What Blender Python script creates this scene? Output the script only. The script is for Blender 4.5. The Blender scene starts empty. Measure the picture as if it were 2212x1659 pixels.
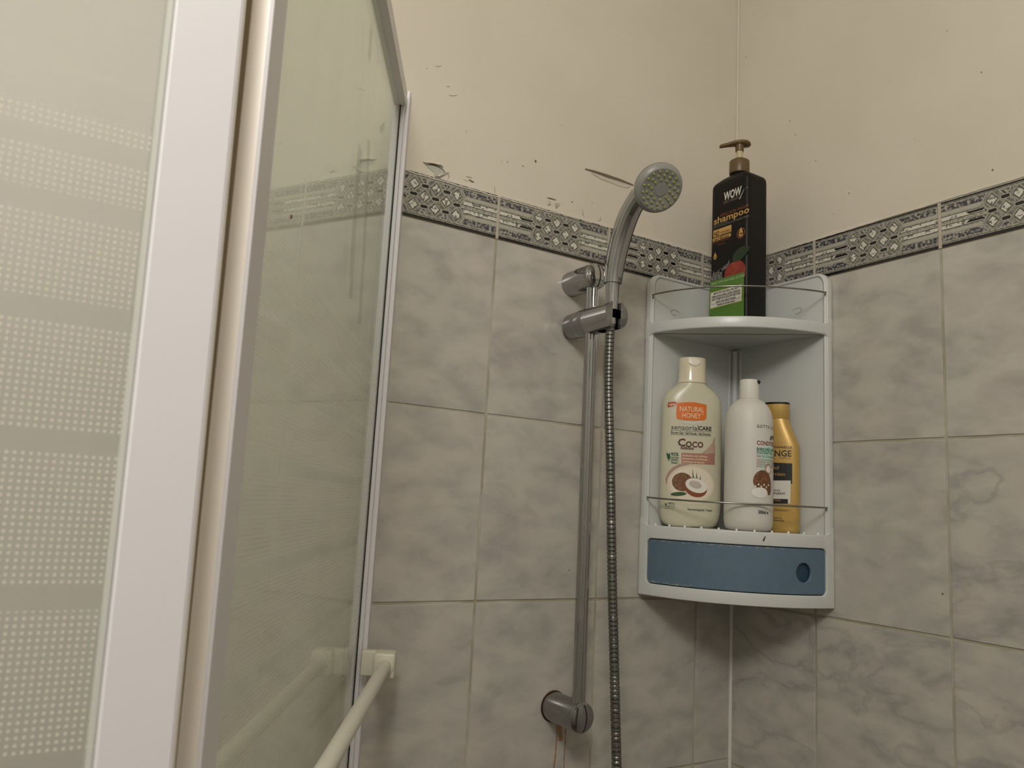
import bpy, bmesh, math, random
from mathutils import Vector, Matrix
R_ = math.radians
random.seed(7)
S = bpy.context.scene
COL = S.collection

# ------------------------------------------------------------------ camera
ZO = 2.0                                   # height of the lower edge of the tile border above the floor
CR = Vector((0.84803626, -0.5272338, 0.05346987))
CU = Vector((-0.12378759, -0.09897379, 0.98736053))
CF = Vector((0.51527773, 0.84393644, 0.14919837))
CP = Vector((-1.01085, -0.93612, -0.36805 + ZO))
FPX = 1717.3
cam = bpy.data.cameras.new('camera')
cam.sensor_width = 36.0
cam.lens = FPX * 36.0 / 2212
cam.clip_start = 0.02
cam.dof.use_dof = True
cam.dof.focus_distance = 1.15
cam.dof.aperture_fstop = 15
camo = bpy.data.objects.new('camera', cam)
COL.objects.link(camo)
camo.matrix_world = Matrix(((CR.x, CU.x, -CF.x, CP.x), (CR.y, CU.y, -CF.y, CP.y), (CR.z, CU.z, -CF.z, CP.z), (0, 0, 0, 1)))
S.camera = camo

# ------------------------------------------------------------------ world, lights, exposure
w = bpy.data.worlds.new('world'); S.world = w; w.use_nodes = True
w.node_tree.nodes['Background'].inputs[0].default_value = (1.0, 0.96, 0.90, 1)
w.node_tree.nodes['Background'].inputs[1].default_value = 0.15
LAMP_POS = (-1.32, -1.24, 2.50)
LAMP_W = 30
S.view_settings.view_transform = 'Standard'
S.view_settings.look = 'None'
S.view_settings.gamma = 1
S.view_settings.use_curve_mapping = False
S.view_settings.exposure = 0.16

def ray(px, py):
    return CF + CR * ((px - 1106) / FPX) + CU * ((829.5 - py) / FPX)
def at(px, py, X=None, Y=None):            # a point of the photograph on a plane x=X or y=Y
    d = ray(px, py)
    t = (Y - CP.y) / d.y if Y is not None else (X - CP.x) / d.x
    return CP + d * t

# ------------------------------------------------------------------ materials
MATS = {}
def lin(c):
    return tuple(((v / 255) / 12.92 if v / 255 <= 0.04045 else ((v / 255 + 0.055) / 1.055) ** 2.4) for v in c) + (1,)
def mat(name, rgb=(200, 200, 200), rough=0.5, metal=0.0, spec=0.5, coat=0.0, sss=0.0, trans=0.0, bump=None, mottled=None):
    if name in MATS: return MATS[name]
    m = bpy.data.materials.new(name); m.use_nodes = True
    nt = m.node_tree; b = nt.nodes['Principled BSDF']
    b.inputs['Base Color'].default_value = lin(rgb)
    b.inputs['Roughness'].default_value = rough
    b.inputs['Metallic'].default_value = metal
    b.inputs['Specular IOR Level'].default_value = spec
    b.inputs['Coat Weight'].default_value = coat
    b.inputs['Transmission Weight'].default_value = trans
    if sss:
        b.inputs['Subsurface Weight'].default_value = sss
        b.inputs['Subsurface Scale'].default_value = 0.01
    tc = None
    def N(t, **k):
        n = nt.nodes.new(t)
        for a, v in k.items(): setattr(n, a, v)
        return n
    if mottled or bump:
        tc = N('ShaderNodeTexCoord')
    if mottled:                            # (scale, second colour, low, high, detail)
        sc, c2, lo, hi = mottled[:4]
        nz = N('ShaderNodeTexNoise'); nz.inputs['Scale'].default_value = sc
        nz.inputs['Detail'].default_value = mottled[4] if len(mottled) > 4 else 4
        rp = N('ShaderNodeValToRGB')
        rp.color_ramp.elements[0].position = lo; rp.color_ramp.elements[0].color = lin(rgb)
        rp.color_ramp.elements[1].position = hi; rp.color_ramp.elements[1].color = lin(c2)
        nt.links.new(tc.outputs['Object'], nz.inputs['Vector'])
        nt.links.new(nz.outputs['Fac'], rp.inputs[0]); nt.links.new(rp.outputs[0], b.inputs['Base Color'])
    if bump:                               # (scale, strength, distance)
        nz2 = N('ShaderNodeTexNoise'); nz2.inputs['Scale'].default_value = bump[0]; nz2.inputs['Detail'].default_value = 5
        bp = N('ShaderNodeBump'); bp.inputs['Strength'].default_value = bump[1]; bp.inputs['Distance'].default_value = bump[2]
        nt.links.new(tc.outputs['Object'], nz2.inputs['Vector'])
        nt.links.new(nz2.outputs['Fac'], bp.inputs['Height']); nt.links.new(bp.outputs[0], b.inputs['Normal'])
    MATS[name] = m
    return m

def marble(name, veins):
    m = bpy.data.materials.new(name); m.use_nodes = True
    nt = m.node_tree; b = nt.nodes['Principled BSDF']; L = nt.links.new
    def N(t): return nt.nodes.new(t)
    tc = N('ShaderNodeTexCoord'); oi = N('ShaderNodeObjectInfo')
    mul = N('ShaderNodeMath'); mul.operation = 'MULTIPLY'; mul.inputs[1].default_value = 37.0
    L(oi.outputs['Random'], mul.inputs[0])
    add = N('ShaderNodeVectorMath'); add.operation = 'ADD'
    L(tc.outputs['Object'], add.inputs[0]); L(mul.outputs[0], add.inputs[1])
    # soft diagonal clouds
    mp = N('ShaderNodeMapping'); mp.inputs['Rotation'].default_value = (0, 0.75, 0.0 if not veins else 0.0); mp.inputs['Scale'].default_value = (1.0, 1, 1.8)
    L(add.outputs[0], mp.inputs[0])
    n1 = N('ShaderNodeTexNoise'); n1.inputs['Scale'].default_value = 19; n1.inputs['Detail'].default_value = 6; n1.inputs['Distortion'].default_value = 0.3
    L(mp.outputs[0], n1.inputs[0])
    r1 = N('ShaderNodeValToRGB'); e = r1.color_ramp.elements
    e[0].position = 0.30; e[0].color = lin((168, 164, 159)); e[1].position = 0.64; e[1].color = lin((193, 188, 179))
    k = e.new(0.47); k.color = lin((182, 178, 171))
    L(n1.outputs['Fac'], r1.inputs[0])
    # slow hue drift, pinkish to greenish
    n2 = N('ShaderNodeTexNoise'); n2.inputs['Scale'].default_value = 9; n2.inputs['Detail'].default_value = 2
    L(add.outputs[0], n2.inputs[0])
    r2 = N('ShaderNodeValToRGB'); e = r2.color_ramp.elements
    e[0].position = 0.38; e[0].color = (1.0, 0.975, 0.97, 1); e[1].position = 0.62; e[1].color = (0.985, 0.998, 0.982, 1)
    L(n2.outputs['Fac'], r2.inputs[0])
    mx = N('ShaderNodeMix'); mx.data_type = 'RGBA'; mx.blend_type = 'MULTIPLY'; mx.inputs[0].default_value = 1
    L(r1.outputs[0], mx.inputs[6]); L(r2.outputs[0], mx.inputs[7])
    out = mx.outputs[2]
    if veins:
        n3 = N('ShaderNodeTexNoise'); n3.inputs['Scale'].default_value = 7; n3.inputs['Detail'].default_value = 5; n3.inputs['Distortion'].default_value = 0.4
        mp3 = N('ShaderNodeMapping'); mp3.inputs['Rotation'].default_value = (-0.6, 0, 0); mp3.inputs['Scale'].default_value = (1, 0.75, 1.9)
        L(add.outputs[0], mp3.inputs[0]); L(mp3.outputs[0], n3.inputs[0])
        s = N('ShaderNodeMath'); s.operation = 'SUBTRACT'; s.inputs[1].default_value = 0.5; L(n3.outputs['Fac'], s.inputs[0])
        a = N('ShaderNodeMath'); a.operation = 'ABSOLUTE'; L(s.outputs[0], a.inputs[0])
        r3 = N('ShaderNodeValToRGB'); e = r3.color_ramp.elements
        e[0].position = 0.004; e[0].color = (0.76, 0.755, 0.79, 1); e[1].position = 0.045; e[1].color = (1, 1, 1, 1)
        L(a.outputs[0], r3.inputs[0])
        mx2 = N('ShaderNodeMix'); mx2.data_type = 'RGBA'; mx2.blend_type = 'MULTIPLY'; mx2.inputs[0].default_value = 0.75
        L(out, mx2.inputs[6]); L(r3.outputs[0], mx2.inputs[7]); out = mx2.outputs[2]
    L(out, b.inputs['Base Color'])
    b.inputs['Roughness'].default_value = 0.2
    b.inputs['Specular IOR Level'].default_value = 0.45
    # faint waviness of the glaze
    nb = N('ShaderNodeTexNoise'); nb.inputs['Scale'].default_value = 10; L(add.outputs[0], nb.inputs[0])
    bp = N('ShaderNodeBump'); bp.inputs['Strength'].default_value = 0.10; bp.inputs['Distance'].default_value = 0.0004
    L(nb.outputs['Fac'], bp.inputs['Height']); L(bp.outputs[0], b.inputs['Normal'])
    MATS[name] = m
    return m

def glass_mat(name, dots, tint, printed=True):
    m = bpy.data.materials.new(name); m.use_nodes = True
    nt = m.node_tree; nt.nodes.remove(nt.nodes['Principled BSDF']); L = nt.links.new
    def N(t, op=None):
        n = nt.nodes.new(t)
        if op: n.operation = op
        return n
    out = nt.nodes['Material Output']
    tr = N('ShaderNodeBsdfTransparent'); tr.inputs[0].default_value = tint
    gl = N('ShaderNodeBsdfGlossy'); gl.inputs[0].default_value = (0.95, 0.99, 0.97, 1); gl.inputs['Roughness'].default_value = 0.012
    lw = N('ShaderNodeLayerWeight'); lw.inputs[0].default_value = 0.5
    pw = N('ShaderNodeMath', 'POWER'); pw.inputs[1].default_value = 5; L(lw.outputs['Facing'], pw.inputs[0])
    ml = N('ShaderNodeMath', 'MULTIPLY_ADD'); ml.inputs[1].default_value = 0.95; ml.inputs[2].default_value = 0.045; L(pw.outputs[0], ml.inputs[0])
    mx = N('ShaderNodeMixShader'); L(ml.outputs[0], mx.inputs[0]); L(tr.outputs[0], mx.inputs[1]); L(gl.outputs[0], mx.inputs[2])
    # limescale film: a very thin diffuse haze, a bit uneven, wiped in vertical streaks
    tc = N('ShaderNodeTexCoord')
    mp = N('ShaderNodeMapping'); mp.inputs['Scale'].default_value = (26, 26, 1.6); L(tc.outputs['Object'], mp.inputs[0])
    nz = N('ShaderNodeTexNoise'); nz.inputs['Scale'].default_value = 1.0; nz.inputs['Detail'].default_value = 3; L(mp.outputs[0], nz.inputs[0])
    rp = N('ShaderNodeMapRange'); rp.inputs[1].default_value = 0.3; rp.inputs[2].default_value = 0.7; rp.inputs[3].default_value = 0.16 if dots else 0.09; rp.inputs[4].default_value = 0.20 if dots else 0.15
    L(nz.outputs['Fac'], rp.inputs[0])
    df = N('ShaderNodeBsdfDiffuse'); df.inputs[0].default_value = lin((228, 228, 228) if dots else (226, 230, 210))
    tl = N('ShaderNodeBsdfTranslucent'); tl.inputs[0].default_value = lin((228, 228, 228) if dots else (226, 230, 210))
    dm = N('ShaderNodeMixShader'); dm.inputs[0].default_value = 0.5; L(df.outputs[0], dm.inputs[1]); L(tl.outputs[0], dm.inputs[2])
    m2 = N('ShaderNodeMixShader'); L(rp.outputs[0], m2.inputs[0]); L(mx.outputs[0], m2.inputs[1]); L(dm.outputs[0], m2.inputs[2])
    # printed dots in horizontal bands
    sp = N('ShaderNodeSeparateXYZ'); L(tc.outputs['Object'], sp.inputs[0])
    P = 0.00292
    def frac(sock, off):
        a = N('ShaderNodeMath', 'MULTIPLY_ADD'); a.inputs[1].default_value = 1 / P; a.inputs[2].default_value = off; L(sock, a.inputs[0])
        f = N('ShaderNodeMath', 'FRACT'); L(a.outputs[0], f.inputs[0])
        s = N('ShaderNodeMath', 'SUBTRACT'); s.inputs[1].default_value = 0.5; L(f.outputs[0], s.inputs[0])
        q = N('ShaderNodeMath', 'MULTIPLY'); L(s.outputs[0], q.inputs[0]); L(s.outputs[0], q.inputs[1])
        return q.outputs[0]
    ad = N('ShaderNodeMath', 'ADD'); L(frac(sp.outputs['X'], 0.2), ad.inputs[0]); L(frac(sp.outputs['Z'], 0.1), ad.inputs[1])
    mr = N('ShaderNodeMapRange'); mr.inputs[1].default_value = 0.045; mr.inputs[2].default_value = 0.10; mr.inputs[3].default_value = 1; mr.inputs[4].default_value = 0
    L(ad.outputs[0], mr.inputs[0])
    zt = BANDS[0][0]; span = 2.4
    zz = N('ShaderNodeMapRange'); zz.inputs[1].default_value = zt - span; zz.inputs[2].default_value = zt; L(sp.outputs['Z'], zz.inputs[0])
    cr = N('ShaderNodeValToRGB'); cr.color_ramp.interpolation = 'CONSTANT'
    cr.color_ramp.elements[0].position = 0; cr.color_ramp.elements[0].color = (0, 0, 0, 1)
    cr.color_ramp.elements[1].position = 1; cr.color_ramp.elements[1].color = (0, 0, 0, 1)
    for a, b_ in BANDS:
        e = cr.color_ramp.elements.new(max(0.0005, 1 - (zt - b_) / span)); e.color = (1, 1, 1, 1)
        if a < zt:
            e = cr.color_ramp.elements.new(1 - (zt - a) / span); e.color = (0, 0, 0, 1)
    L(zz.outputs[0], cr.inputs[0])
    mm = N('ShaderNodeMath', 'MULTIPLY'); L(mr.outputs[0], mm.inputs[0]); L(cr.outputs[0], mm.inputs[1])
    m8 = N('ShaderNodeMath', 'MULTIPLY'); m8.inputs[1].default_value = (0.70 if dots else 0.6) if printed else 0.0; L(mm.outputs[0], m8.inputs[0])
    wd = N('ShaderNodeBsdfDiffuse'); wd.inputs[0].default_value = lin((246, 240, 228))
    wt = N('ShaderNodeBsdfTranslucent'); wt.inputs[0].default_value = lin((246, 240, 228))
    wm = N('ShaderNodeMixShader'); wm.inputs[0].default_value = 0.4; L(wd.outputs[0], wm.inputs[1]); L(wt.outputs[0], wm.inputs[2])
    m3 = N('ShaderNodeMixShader'); L(m8.outputs[0], m3.inputs[0]); L(m2.outputs[0], m3.inputs[1]); L(wm.outputs[0], m3.inputs[2])
    L(m3.outputs[0], out.inputs[0])
    MATS[name] = m
    return m

LEAF_Y = -0.543                             # plane of the second leaf's glass
BANDS = []
for a, b_ in ((274, 337), (376, 484), (521, 686), (728, 955), (998, 1282)):
    BANDS.append((at(250, a, Y=LEAF_Y).z, at(250, b_, Y=LEAF_Y).z))
zc = at(250, 1328, Y=LEAF_Y).z
hgt = 0.062
while zc > 0.2 and len(BANDS) < 12:
    BANDS.append((zc, zc - hgt)); zc -= hgt + 0.008; hgt += 0.012

PAINT = mat('cream_wall_paint', (209, 201, 185), rough=0.62, spec=0.3, bump=(9, 0.25, 0.004), mottled=(5, (213, 205, 190), 0.4, 0.6))
PAINT_BACK = mat('grey_green_old_paint', (176, 178, 166), rough=0.8)
CRACK = mat('crack_shade_and_dirt', (112, 102, 84), rough=1)  # shade inside the paint slits as flat colour; also the real dirt specks
GROUT = mat('yellowed_grout', (164, 156, 134), rough=0.8, mottled=(11, (184, 178, 164), 0.42, 0.58))
GROUT_W = mat('pale_joint_filler', (184, 174, 158), rough=0.7)
SILICONE = mat('white_sealant', (222, 218, 210), rough=0.4)
MC = marble('cloudy_marble_glaze', False)
MV = marble('veined_marble_glaze', True)
B_LIGHT = mat('border_print_light', (164, 161, 148), rough=0.25, mottled=(240, (128, 126, 118), 0.45, 0.6))
B_MID = mat('border_print_mid', (100, 98, 94), rough=0.25, mottled=(230, (146, 143, 133), 0.44, 0.60))
B_SPECK = mat('border_print_speckled', (58, 59, 68), rough=0.25, mottled=(230, (164, 161, 150), 0.46, 0.60))
B_WHITE = mat('border_print_pale', (206, 203, 190), rough=0.25, mottled=(190, (104, 103, 98), 0.53, 0.60))
B_LINE = mat('border_print_outline', (36, 34, 28), rough=0.25)
B_PALE = mat('border_print_band', (172, 168, 155), rough=0.25)
B_BLACK = mat('border_print_black', (16, 17, 20), rough=0.2)
CHROME = mat('chrome', (172, 172, 172), rough=0.07, metal=1.0)
CHROME_D = mat('worn_chrome', (156, 157, 157), rough=0.13, metal=1.0)
STEEL = mat('hose_steel', (126, 126, 122), rough=0.34, metal=1.0)
DARK = mat('dark_gap', (22, 21, 20), rough=0.8)
WHITE_P = mat('white_plastic', (226, 228, 226), rough=0.32, spec=0.5)
SHELF_P = mat('shelf_plastic', (206, 208, 205), rough=0.30, spec=0.5)
BLUE_P = mat('blue_drawer_plastic', (92, 122, 148), rough=0.35)
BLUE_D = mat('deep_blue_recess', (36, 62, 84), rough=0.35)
FRAME_W = mat('white_lacquered_frame', (226, 223, 225), rough=0.35)
FRAME_C = mat('cream_frame_edge', (246, 238, 226), rough=0.35)
SEAL_B = mat('yellowed_seal', (150, 132, 104), rough=0.5)
HEAD_G = mat('grey_spray_plastic', (140, 140, 134), rough=0.35)
NOZ = mat('yellow_green_silicone', (152, 158, 92), rough=0.5)
RUST = mat('rust_stain', (150, 104, 44), rough=0.6)
GLASS1 = glass_mat('green_tinted_glass', False, (0.95, 0.978, 0.972, 1))
GLASS1B = glass_mat('green_tinted_glass_back', False, (0.97, 0.99, 0.99, 1), False)
GLASS2 = glass_mat('dotted_glass', True, (0.975, 0.985, 0.99, 1))
GLASS2B = glass_mat('dotted_glass_back', True, (0.975, 0.985, 0.99, 1), False)

# ------------------------------------------------------------------ helpers
def link(name, me, parent=None, mats=None, smooth=None):
    if mats is not None:
        for m in (mats if isinstance(mats, (list, tuple)) else [mats]): me.materials.append(m)
    o = bpy.data.objects.new(name, me); COL.objects.link(o)
    if parent: o.parent = parent
    if smooth is not None:
        me.shade_smooth()
        me.set_sharp_from_angle(angle=R_(smooth))
    return o
def obj(name, bm, mats, parent=None, smooth=None):
    me = bpy.data.meshes.new(name); bmesh.ops.recalc_face_normals(bm, faces=bm.faces[:])
    bm.to_mesh(me); bm.free()
    return link(name, me, parent, mats, smooth)
def raw(name, vf, mats, parent=None, smooth=None):
    me = bpy.data.meshes.new(name); me.from_pydata([tuple(v) for v in vf[0]], [], vf[1]); me.update()
    return link(name, me, parent, mats, smooth)
def thing(name, label, cat, loc=(0, 0, 0), rz=0, group=None):
    o = bpy.data.objects.new(name, None); COL.objects.link(o)
    o.empty_display_size = 0.05; o.location = loc; o.rotation_euler = (0, 0, rz)
    o['label'] = label; o['category'] = cat
    if group: o['group'] = group
    return o
def struct(o):
    o['kind'] = 'structure'; return o
def box(bm, x0, x1, y0, y1, z0, z1, mi=0, bev=0):
    g = bmesh.ops.create_cube(bm, size=1)
    for v in g['verts']:
        v.co = Vector((x0 + (v.co.x + .5) * (x1 - x0), y0 + (v.co.y + .5) * (y1 - y0), z0 + (v.co.z + .5) * (z1 - z0)))
    fs = set(f for v in g['verts'] for f in v.link_faces)
    for f in fs: f.material_index = mi
    if bev:
        es = set(e for v in g['verts'] for e in v.link_edges)
        bmesh.ops.bevel(bm, geom=list(es), offset=bev, segments=2, affect='EDGES', profile=0.6)
def frame(d):                                # matrix whose z axis is d
    return Vector(d).normalized().to_track_quat('Z', 'Y').to_matrix().to_4x4()
def lathe(bm, prof, n=32, M=Matrix(), mi=0):
    rings = []
    for r, z in prof:
        if r < 1e-6: rings.append([bm.verts.new(M @ Vector((0, 0, z)))])
        else: rings.append([bm.verts.new(M @ Vector((r * math.cos(2 * math.pi * i / n), r * math.sin(2 * math.pi * i / n), z))) for i in range(n)])
    for a, b in zip(rings, rings[1:]):
        for i in range(n):
            j = (i + 1) % n
            if len(a) == 1 and len(b) == 1: continue
            if len(a) == 1: f = bm.faces.new((a[0], b[i], b[j]))
            elif len(b) == 1: f = bm.faces.new((a[i], a[j], b[0]))
            else: f = bm.faces.new((a[i], a[j], b[j], b[i]))
            f.material_index = mi
def tube(bm, pts, rad, n=12, mi=0, cap=True):
    pts = [Vector(p) for p in pts]
    rings = []; q = None; prev = None
    for i, p in enumerate(pts):
        d = (pts[min(i + 1, len(pts) - 1)] - pts[max(i - 1, 0)]).normalized()
        if prev is None:
            u = d.orthogonal().normalized()
        else:
            u = (u - d * u.dot(d)).normalized()
        prev = d
        v = d.cross(u)
        r = rad(i / (len(pts) - 1)) if callable(rad) else rad
        rings.append([bm.verts.new(p + (u * math.cos(2 * math.pi * k / n) + v * math.sin(2 * math.pi * k / n)) * r) for k in range(n)])
    for a, b in zip(rings, rings[1:]):
        for i in range(n):
            j = (i + 1) % n; bm.faces.new((a[i], a[j], b[j], b[i])).material_index = mi
    if cap:
        bm.faces.new(rings[0][::-1]); bm.faces.new(rings[-1])
def spline(ctrl, n):
    ctrl = [Vector(c) for c in ctrl]; P = [ctrl[0] * 2 - ctrl[1]] + ctrl + [ctrl[-1] * 2 - ctrl[-2]]
    out = []
    seg = len(ctrl) - 1
    for i in range(n + 1):
        t = i / n * seg; k = min(int(t), seg - 1); u = t - k
        a, b, c, d = P[k:k + 4]
        out.append(0.5 * ((2 * b) + (c - a) * u + (2 * a - 5 * b + 4 * c - d) * u * u + (3 * b - a - 3 * c + d) * u ** 3))
    return out
def rrect(x0, x1, y0, y1, r, n=6, corners=(1, 1, 1, 1)):       # corners: bl, br, tr, tl
    pts = []
    for (cx, cy, a0, on) in ((x0, y0, 180, corners[0]), (x1, y0, 270, corners[1]), (x1, y1, 0, corners[2]), (x0, y1, 90, corners[3])):
        if not on or r == 0: pts.append((cx, cy)); continue
        ox = cx + (r if cx == x0 else -r); oy = cy + (r if cy == y0 else -r)
        for i in range(n + 1):
            a = R_(a0 + 90 * i / n); pts.append((ox + r * math.cos(a), oy + r * math.sin(a)))
    return pts
def ell(cx, cy, rx, ry, n=28, rot=0):
    c, s = math.cos(rot), math.sin(rot)
    return [(cx + rx * math.cos(t) * c - ry * math.sin(t) * s, cy + rx * math.cos(t) * s + ry * math.sin(t) * c) for t in (2 * math.pi * i / n for i in range(n))]
def plate(loops, depth=0.0, bevel=0.0):      # filled 2D loops (holes allowed) -> mesh in XY, thickness along Z
    cu = bpy.data.curves.new('plate', 'CURVE'); cu.dimensions = '2D'; cu.fill_mode = 'BOTH'
    cu.extrude = max(depth / 2 - bevel, 0); cu.bevel_depth = bevel; cu.bevel_resolution = 2; cu.offset = -bevel
    for lp in loops:
        sp = cu.splines.new('POLY'); sp.points.add(len(lp) - 1)
        for p, c in zip(sp.points, lp): p.co = (c[0], c[1], 0, 1)
        sp.use_cyclic_u = True
    o = bpy.data.objects.new('plate', cu); me = bpy.data.meshes.new_from_object(o)
    bpy.data.objects.remove(o); bpy.data.curves.remove(cu)
    return me
def bent(me, fn, step=None, lo=0, hi=0, axis=0):
    bm = bmesh.new(); bm.from_mesh(me)
    bmesh.ops.remove_doubles(bm, verts=bm.verts[:], dist=1e-6)
    if step:
        n = Vector((1, 0, 0)) if axis == 0 else Vector((0, 1, 0))
        x = lo + step
        while x < hi - 1e-6:
            bmesh.ops.bisect_plane(bm, geom=bm.verts[:] + bm.edges[:] + bm.faces[:], plane_co=n * x, plane_no=n)
            x += step
    for v in bm.verts: v.co = Vector(fn(v.co))
    bmesh.ops.recalc_face_normals(bm, faces=bm.faces[:])
    bm.to_mesh(me); bm.free(); me.update()
    return me
def text(s, h, align='LEFT', bold=0.0, shear=0.0, width=None, space=1.0):
    cu = bpy.data.curves.new('t', 'FONT'); cu.body = s; cu.size = 1.0; cu.align_x = align; cu.offset = bold; cu.shear = shear; cu.resolution_u = 2; cu.space_character = space
    o = bpy.data.objects.new('t', cu); me = bpy.data.meshes.new_from_object(o)
    bpy.data.objects.remove(o); bpy.data.curves.remove(cu)
    V = [v.co.copy() for v in me.vertices]; F = [tuple(p.vertices) for p in me.polygons]
    bpy.data.meshes.remove(me)
    k = h / 0.70                              # cap height of the built-in font is about 0.7
    kx = k
    if width and V:
        w0 = max(v.x for v in V) - min(v.x for v in V); kx = width / w0
    return [(v.x * kx, v.y * k) for v in V], F
class Print:                                 # flat print collected by colour, then laid on a surface
    def __init__(s, fn): s.fn = fn; s.V = []; s.F = []; s.M = []; s.mats = []
    def _mi(s, m):
        if m not in s.mats: s.mats.append(m)
        return s.mats.index(m)
    def add(s, V, F, m, lift, x=0, y=0, rot=0):
        b = len(s.V); c, sn = math.cos(rot), math.sin(rot)
        for p in V: s.V.append(s.fn(x + p[0] * c - p[1] * sn, y + p[0] * sn + p[1] * c, lift))
        for f in F: s.F.append([i + b for i in f]); s.M.append(s._mi(m))
    def txt(s, t, x, y, h, m, lift=0.0004, rot=0, **k):
        V, F = text(t, h, **k); s.add(V, F, m, lift, x, y, rot)
    def shape(s, loop, m, lift=0.0002, step=0.003):
        bm = bmesh.new(); bm.faces.new([bm.verts.new((p[0], p[1], 0)) for p in loop])
        xs = [p[0] for p in loop]; x = min(xs) + step
        while x < max(xs) - 1e-6:
            bmesh.ops.bisect_plane(bm, geom=bm.verts[:] + bm.edges[:] + bm.faces[:], plane_co=(x, 0, 0), plane_no=(1, 0, 0)); x += step
        ys = [p[1] for p in loop]; y = min(ys) + step * 4
        while y < max(ys) - 1e-6:
            bmesh.ops.bisect_plane(bm, geom=bm.verts[:] + bm.edges[:] + bm.faces[:], plane_co=(0, y, 0), plane_no=(0, 1, 0)); y += step * 4
        bmesh.ops.triangulate(bm, faces=bm.faces[:])
        bm.verts.index_update()
        V = [(v.co.x, v.co.y) for v in bm.verts]; F = [[v.index for v in f.verts] for f in bm.faces]
        bm.free(); s.add(V, F, m, lift)
    def line(s, x0, y0, x1, y1, wd, m, lift=0.0004):
        d = Vector((x1 - x0, y1 - y0)); n = Vector((-d.y, d.x)).normalized() * wd / 2
        s.shape([(x0 + n.x, y0 + n.y), (x0 - n.x, y0 - n.y), (x1 - n.x, y1 - n.y), (x1 + n.x, y1 + n.y)], m, lift)
    def build(s, name, parent):
        me = bpy.data.meshes.new(name); me.from_pydata([tuple(v) for v in s.V], [], s.F); me.update()
        o = link(name, me, parent, s.mats)
        for i, p in enumerate(me.polygons): p.material_index = s.M[i]
        return o

# ------------------------------------------------------------------ room shell
XL, YF, CZ = -2.4, -2.3, 2.85
TX = -0.655                                  # the tiled part of the back wall ends behind the screen
bm = bmesh.new(); box(bm, XL - .1, 0.1, YF - .1, 0.1, -0.1, 0); struct(obj('floor', bm, mat('floor_tiles_beige', (112, 106, 96), rough=0.4)))
bm = bmesh.new(); box(bm, XL - .1, 0.1, YF - .1, 0.1, CZ, CZ + .1); struct(obj('ceiling', bm, mat('ceiling_white', (228, 222, 208), rough=0.8)))
bm = bmesh.new(); box(bm, XL - .1, XL, YF, 0, 0, CZ); struct(obj('wall_left', bm, mat('grey_white_wall', (186, 185, 180), rough=.5)))
bm = bmesh.new(); box(bm, XL, 0.1, YF - .1, YF, 0, CZ); struct(obj('wall_front', bm, MATS['grey_white_wall']))
bm = bmesh.new()
box(bm, XL, 0.1, 0.0005, 0.1, ZO + .0637, CZ, 0)               # painted plaster above the tiles
box(bm, XL, TX, -0.004, 0.1, 0, ZO + .0637, 0)                 # painted plaster beyond the shower
box(bm, TX, 0.1, 0.0014, 0.1, 0, ZO + .0637, 1)                # joint filler behind the tiles
wall_back = struct(obj('wall_back', bm, [PAINT, GROUT]))
bm = bmesh.new()
box(bm, 0.0005, 0.1, YF, 0.0, ZO + .0637, CZ, 0)
box(bm, 0.0014, 0.1, YF, 0.0014, 0, ZO + .0637, 1)
wall_right = struct(obj('wall_right', bm, [PAINT, GROUT]))
# thin rounded bead of paint and sealant down the corner
bm = bmesh.new(); tube(bm, [(-.001, -.001, ZO + .064), (-.001, -.001, CZ)], 0.0024, 8)
obj('corner_bead', bm, PAINT, wall_right, 40)
bm = bmesh.new(); tube(bm, [(-.0008, -.0008, 0), (-.0008, -.0008, ZO + .064)], 0.0030, 8)
obj('corner_sealant', bm, SILICONE, wall_right, 40)

# ------------------------------------------------------------------ field tiles
def tile_mesh(wd, ht):
    bm = bmesh.new(); box(bm, 0, wd, -0.0, 0.007, 0, ht, 0, 0.0009)
    me = bpy.data.meshes.new('tile'); bmesh.ops.recalc_face_normals(bm, faces=bm.faces[:]); bm.to_mesh(me); bm.free()
    return me
G = 0.0036
cache = {}
def tile(x0, x1, z0, z1, back, veined):
    wd = round(x1 - x0 - G, 4); ht = round(z1 - z0 - G, 4)
    key = (wd, ht, veined)
    if key not in cache:
        cache[key] = tile_mesh(wd, ht); cache[key].materials.append(MV if veined else MC)
    o = bpy.data.objects.new('tile', cache[key]); COL.objects.link(o)
    if back: o.parent = wall_back; o.location = (-x1 + G / 2, 0, z0 + G / 2)
    else: o.parent = wall_right; o.location = (0, -x0 - G / 2, z0 + G / 2); o.rotation_euler = (0, 0, R_(-90))
jA = [0, .0785, .2780, .4775, -TX]
jB = [0, .1606, .3593, .558, .757, .956, 1.155, 1.354]
zA = [0, -.2495, -.4975, -.7465] + [-.7465 - .25 * i for i in range(1, 5)] + [-2.0]
zB = [0, -.2545, -.5040, -.7535] + [-.7535 - .25 * i for i in range(1, 5)] + [-2.0]
for k in range(len(zA) - 1):
    for i in range(len(jA) - 1): tile(jA[i], jA[i + 1], ZO + zA[k + 1], ZO + zA[k], True, False)
for k in range(len(zB) - 1):
    for i in range(len(jB) - 1):
        tile(jB[i], jB[i + 1], ZO + zB[k + 1], ZO + zB[k], False, k >= 2 or (k == 1 and i >= 2))

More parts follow.
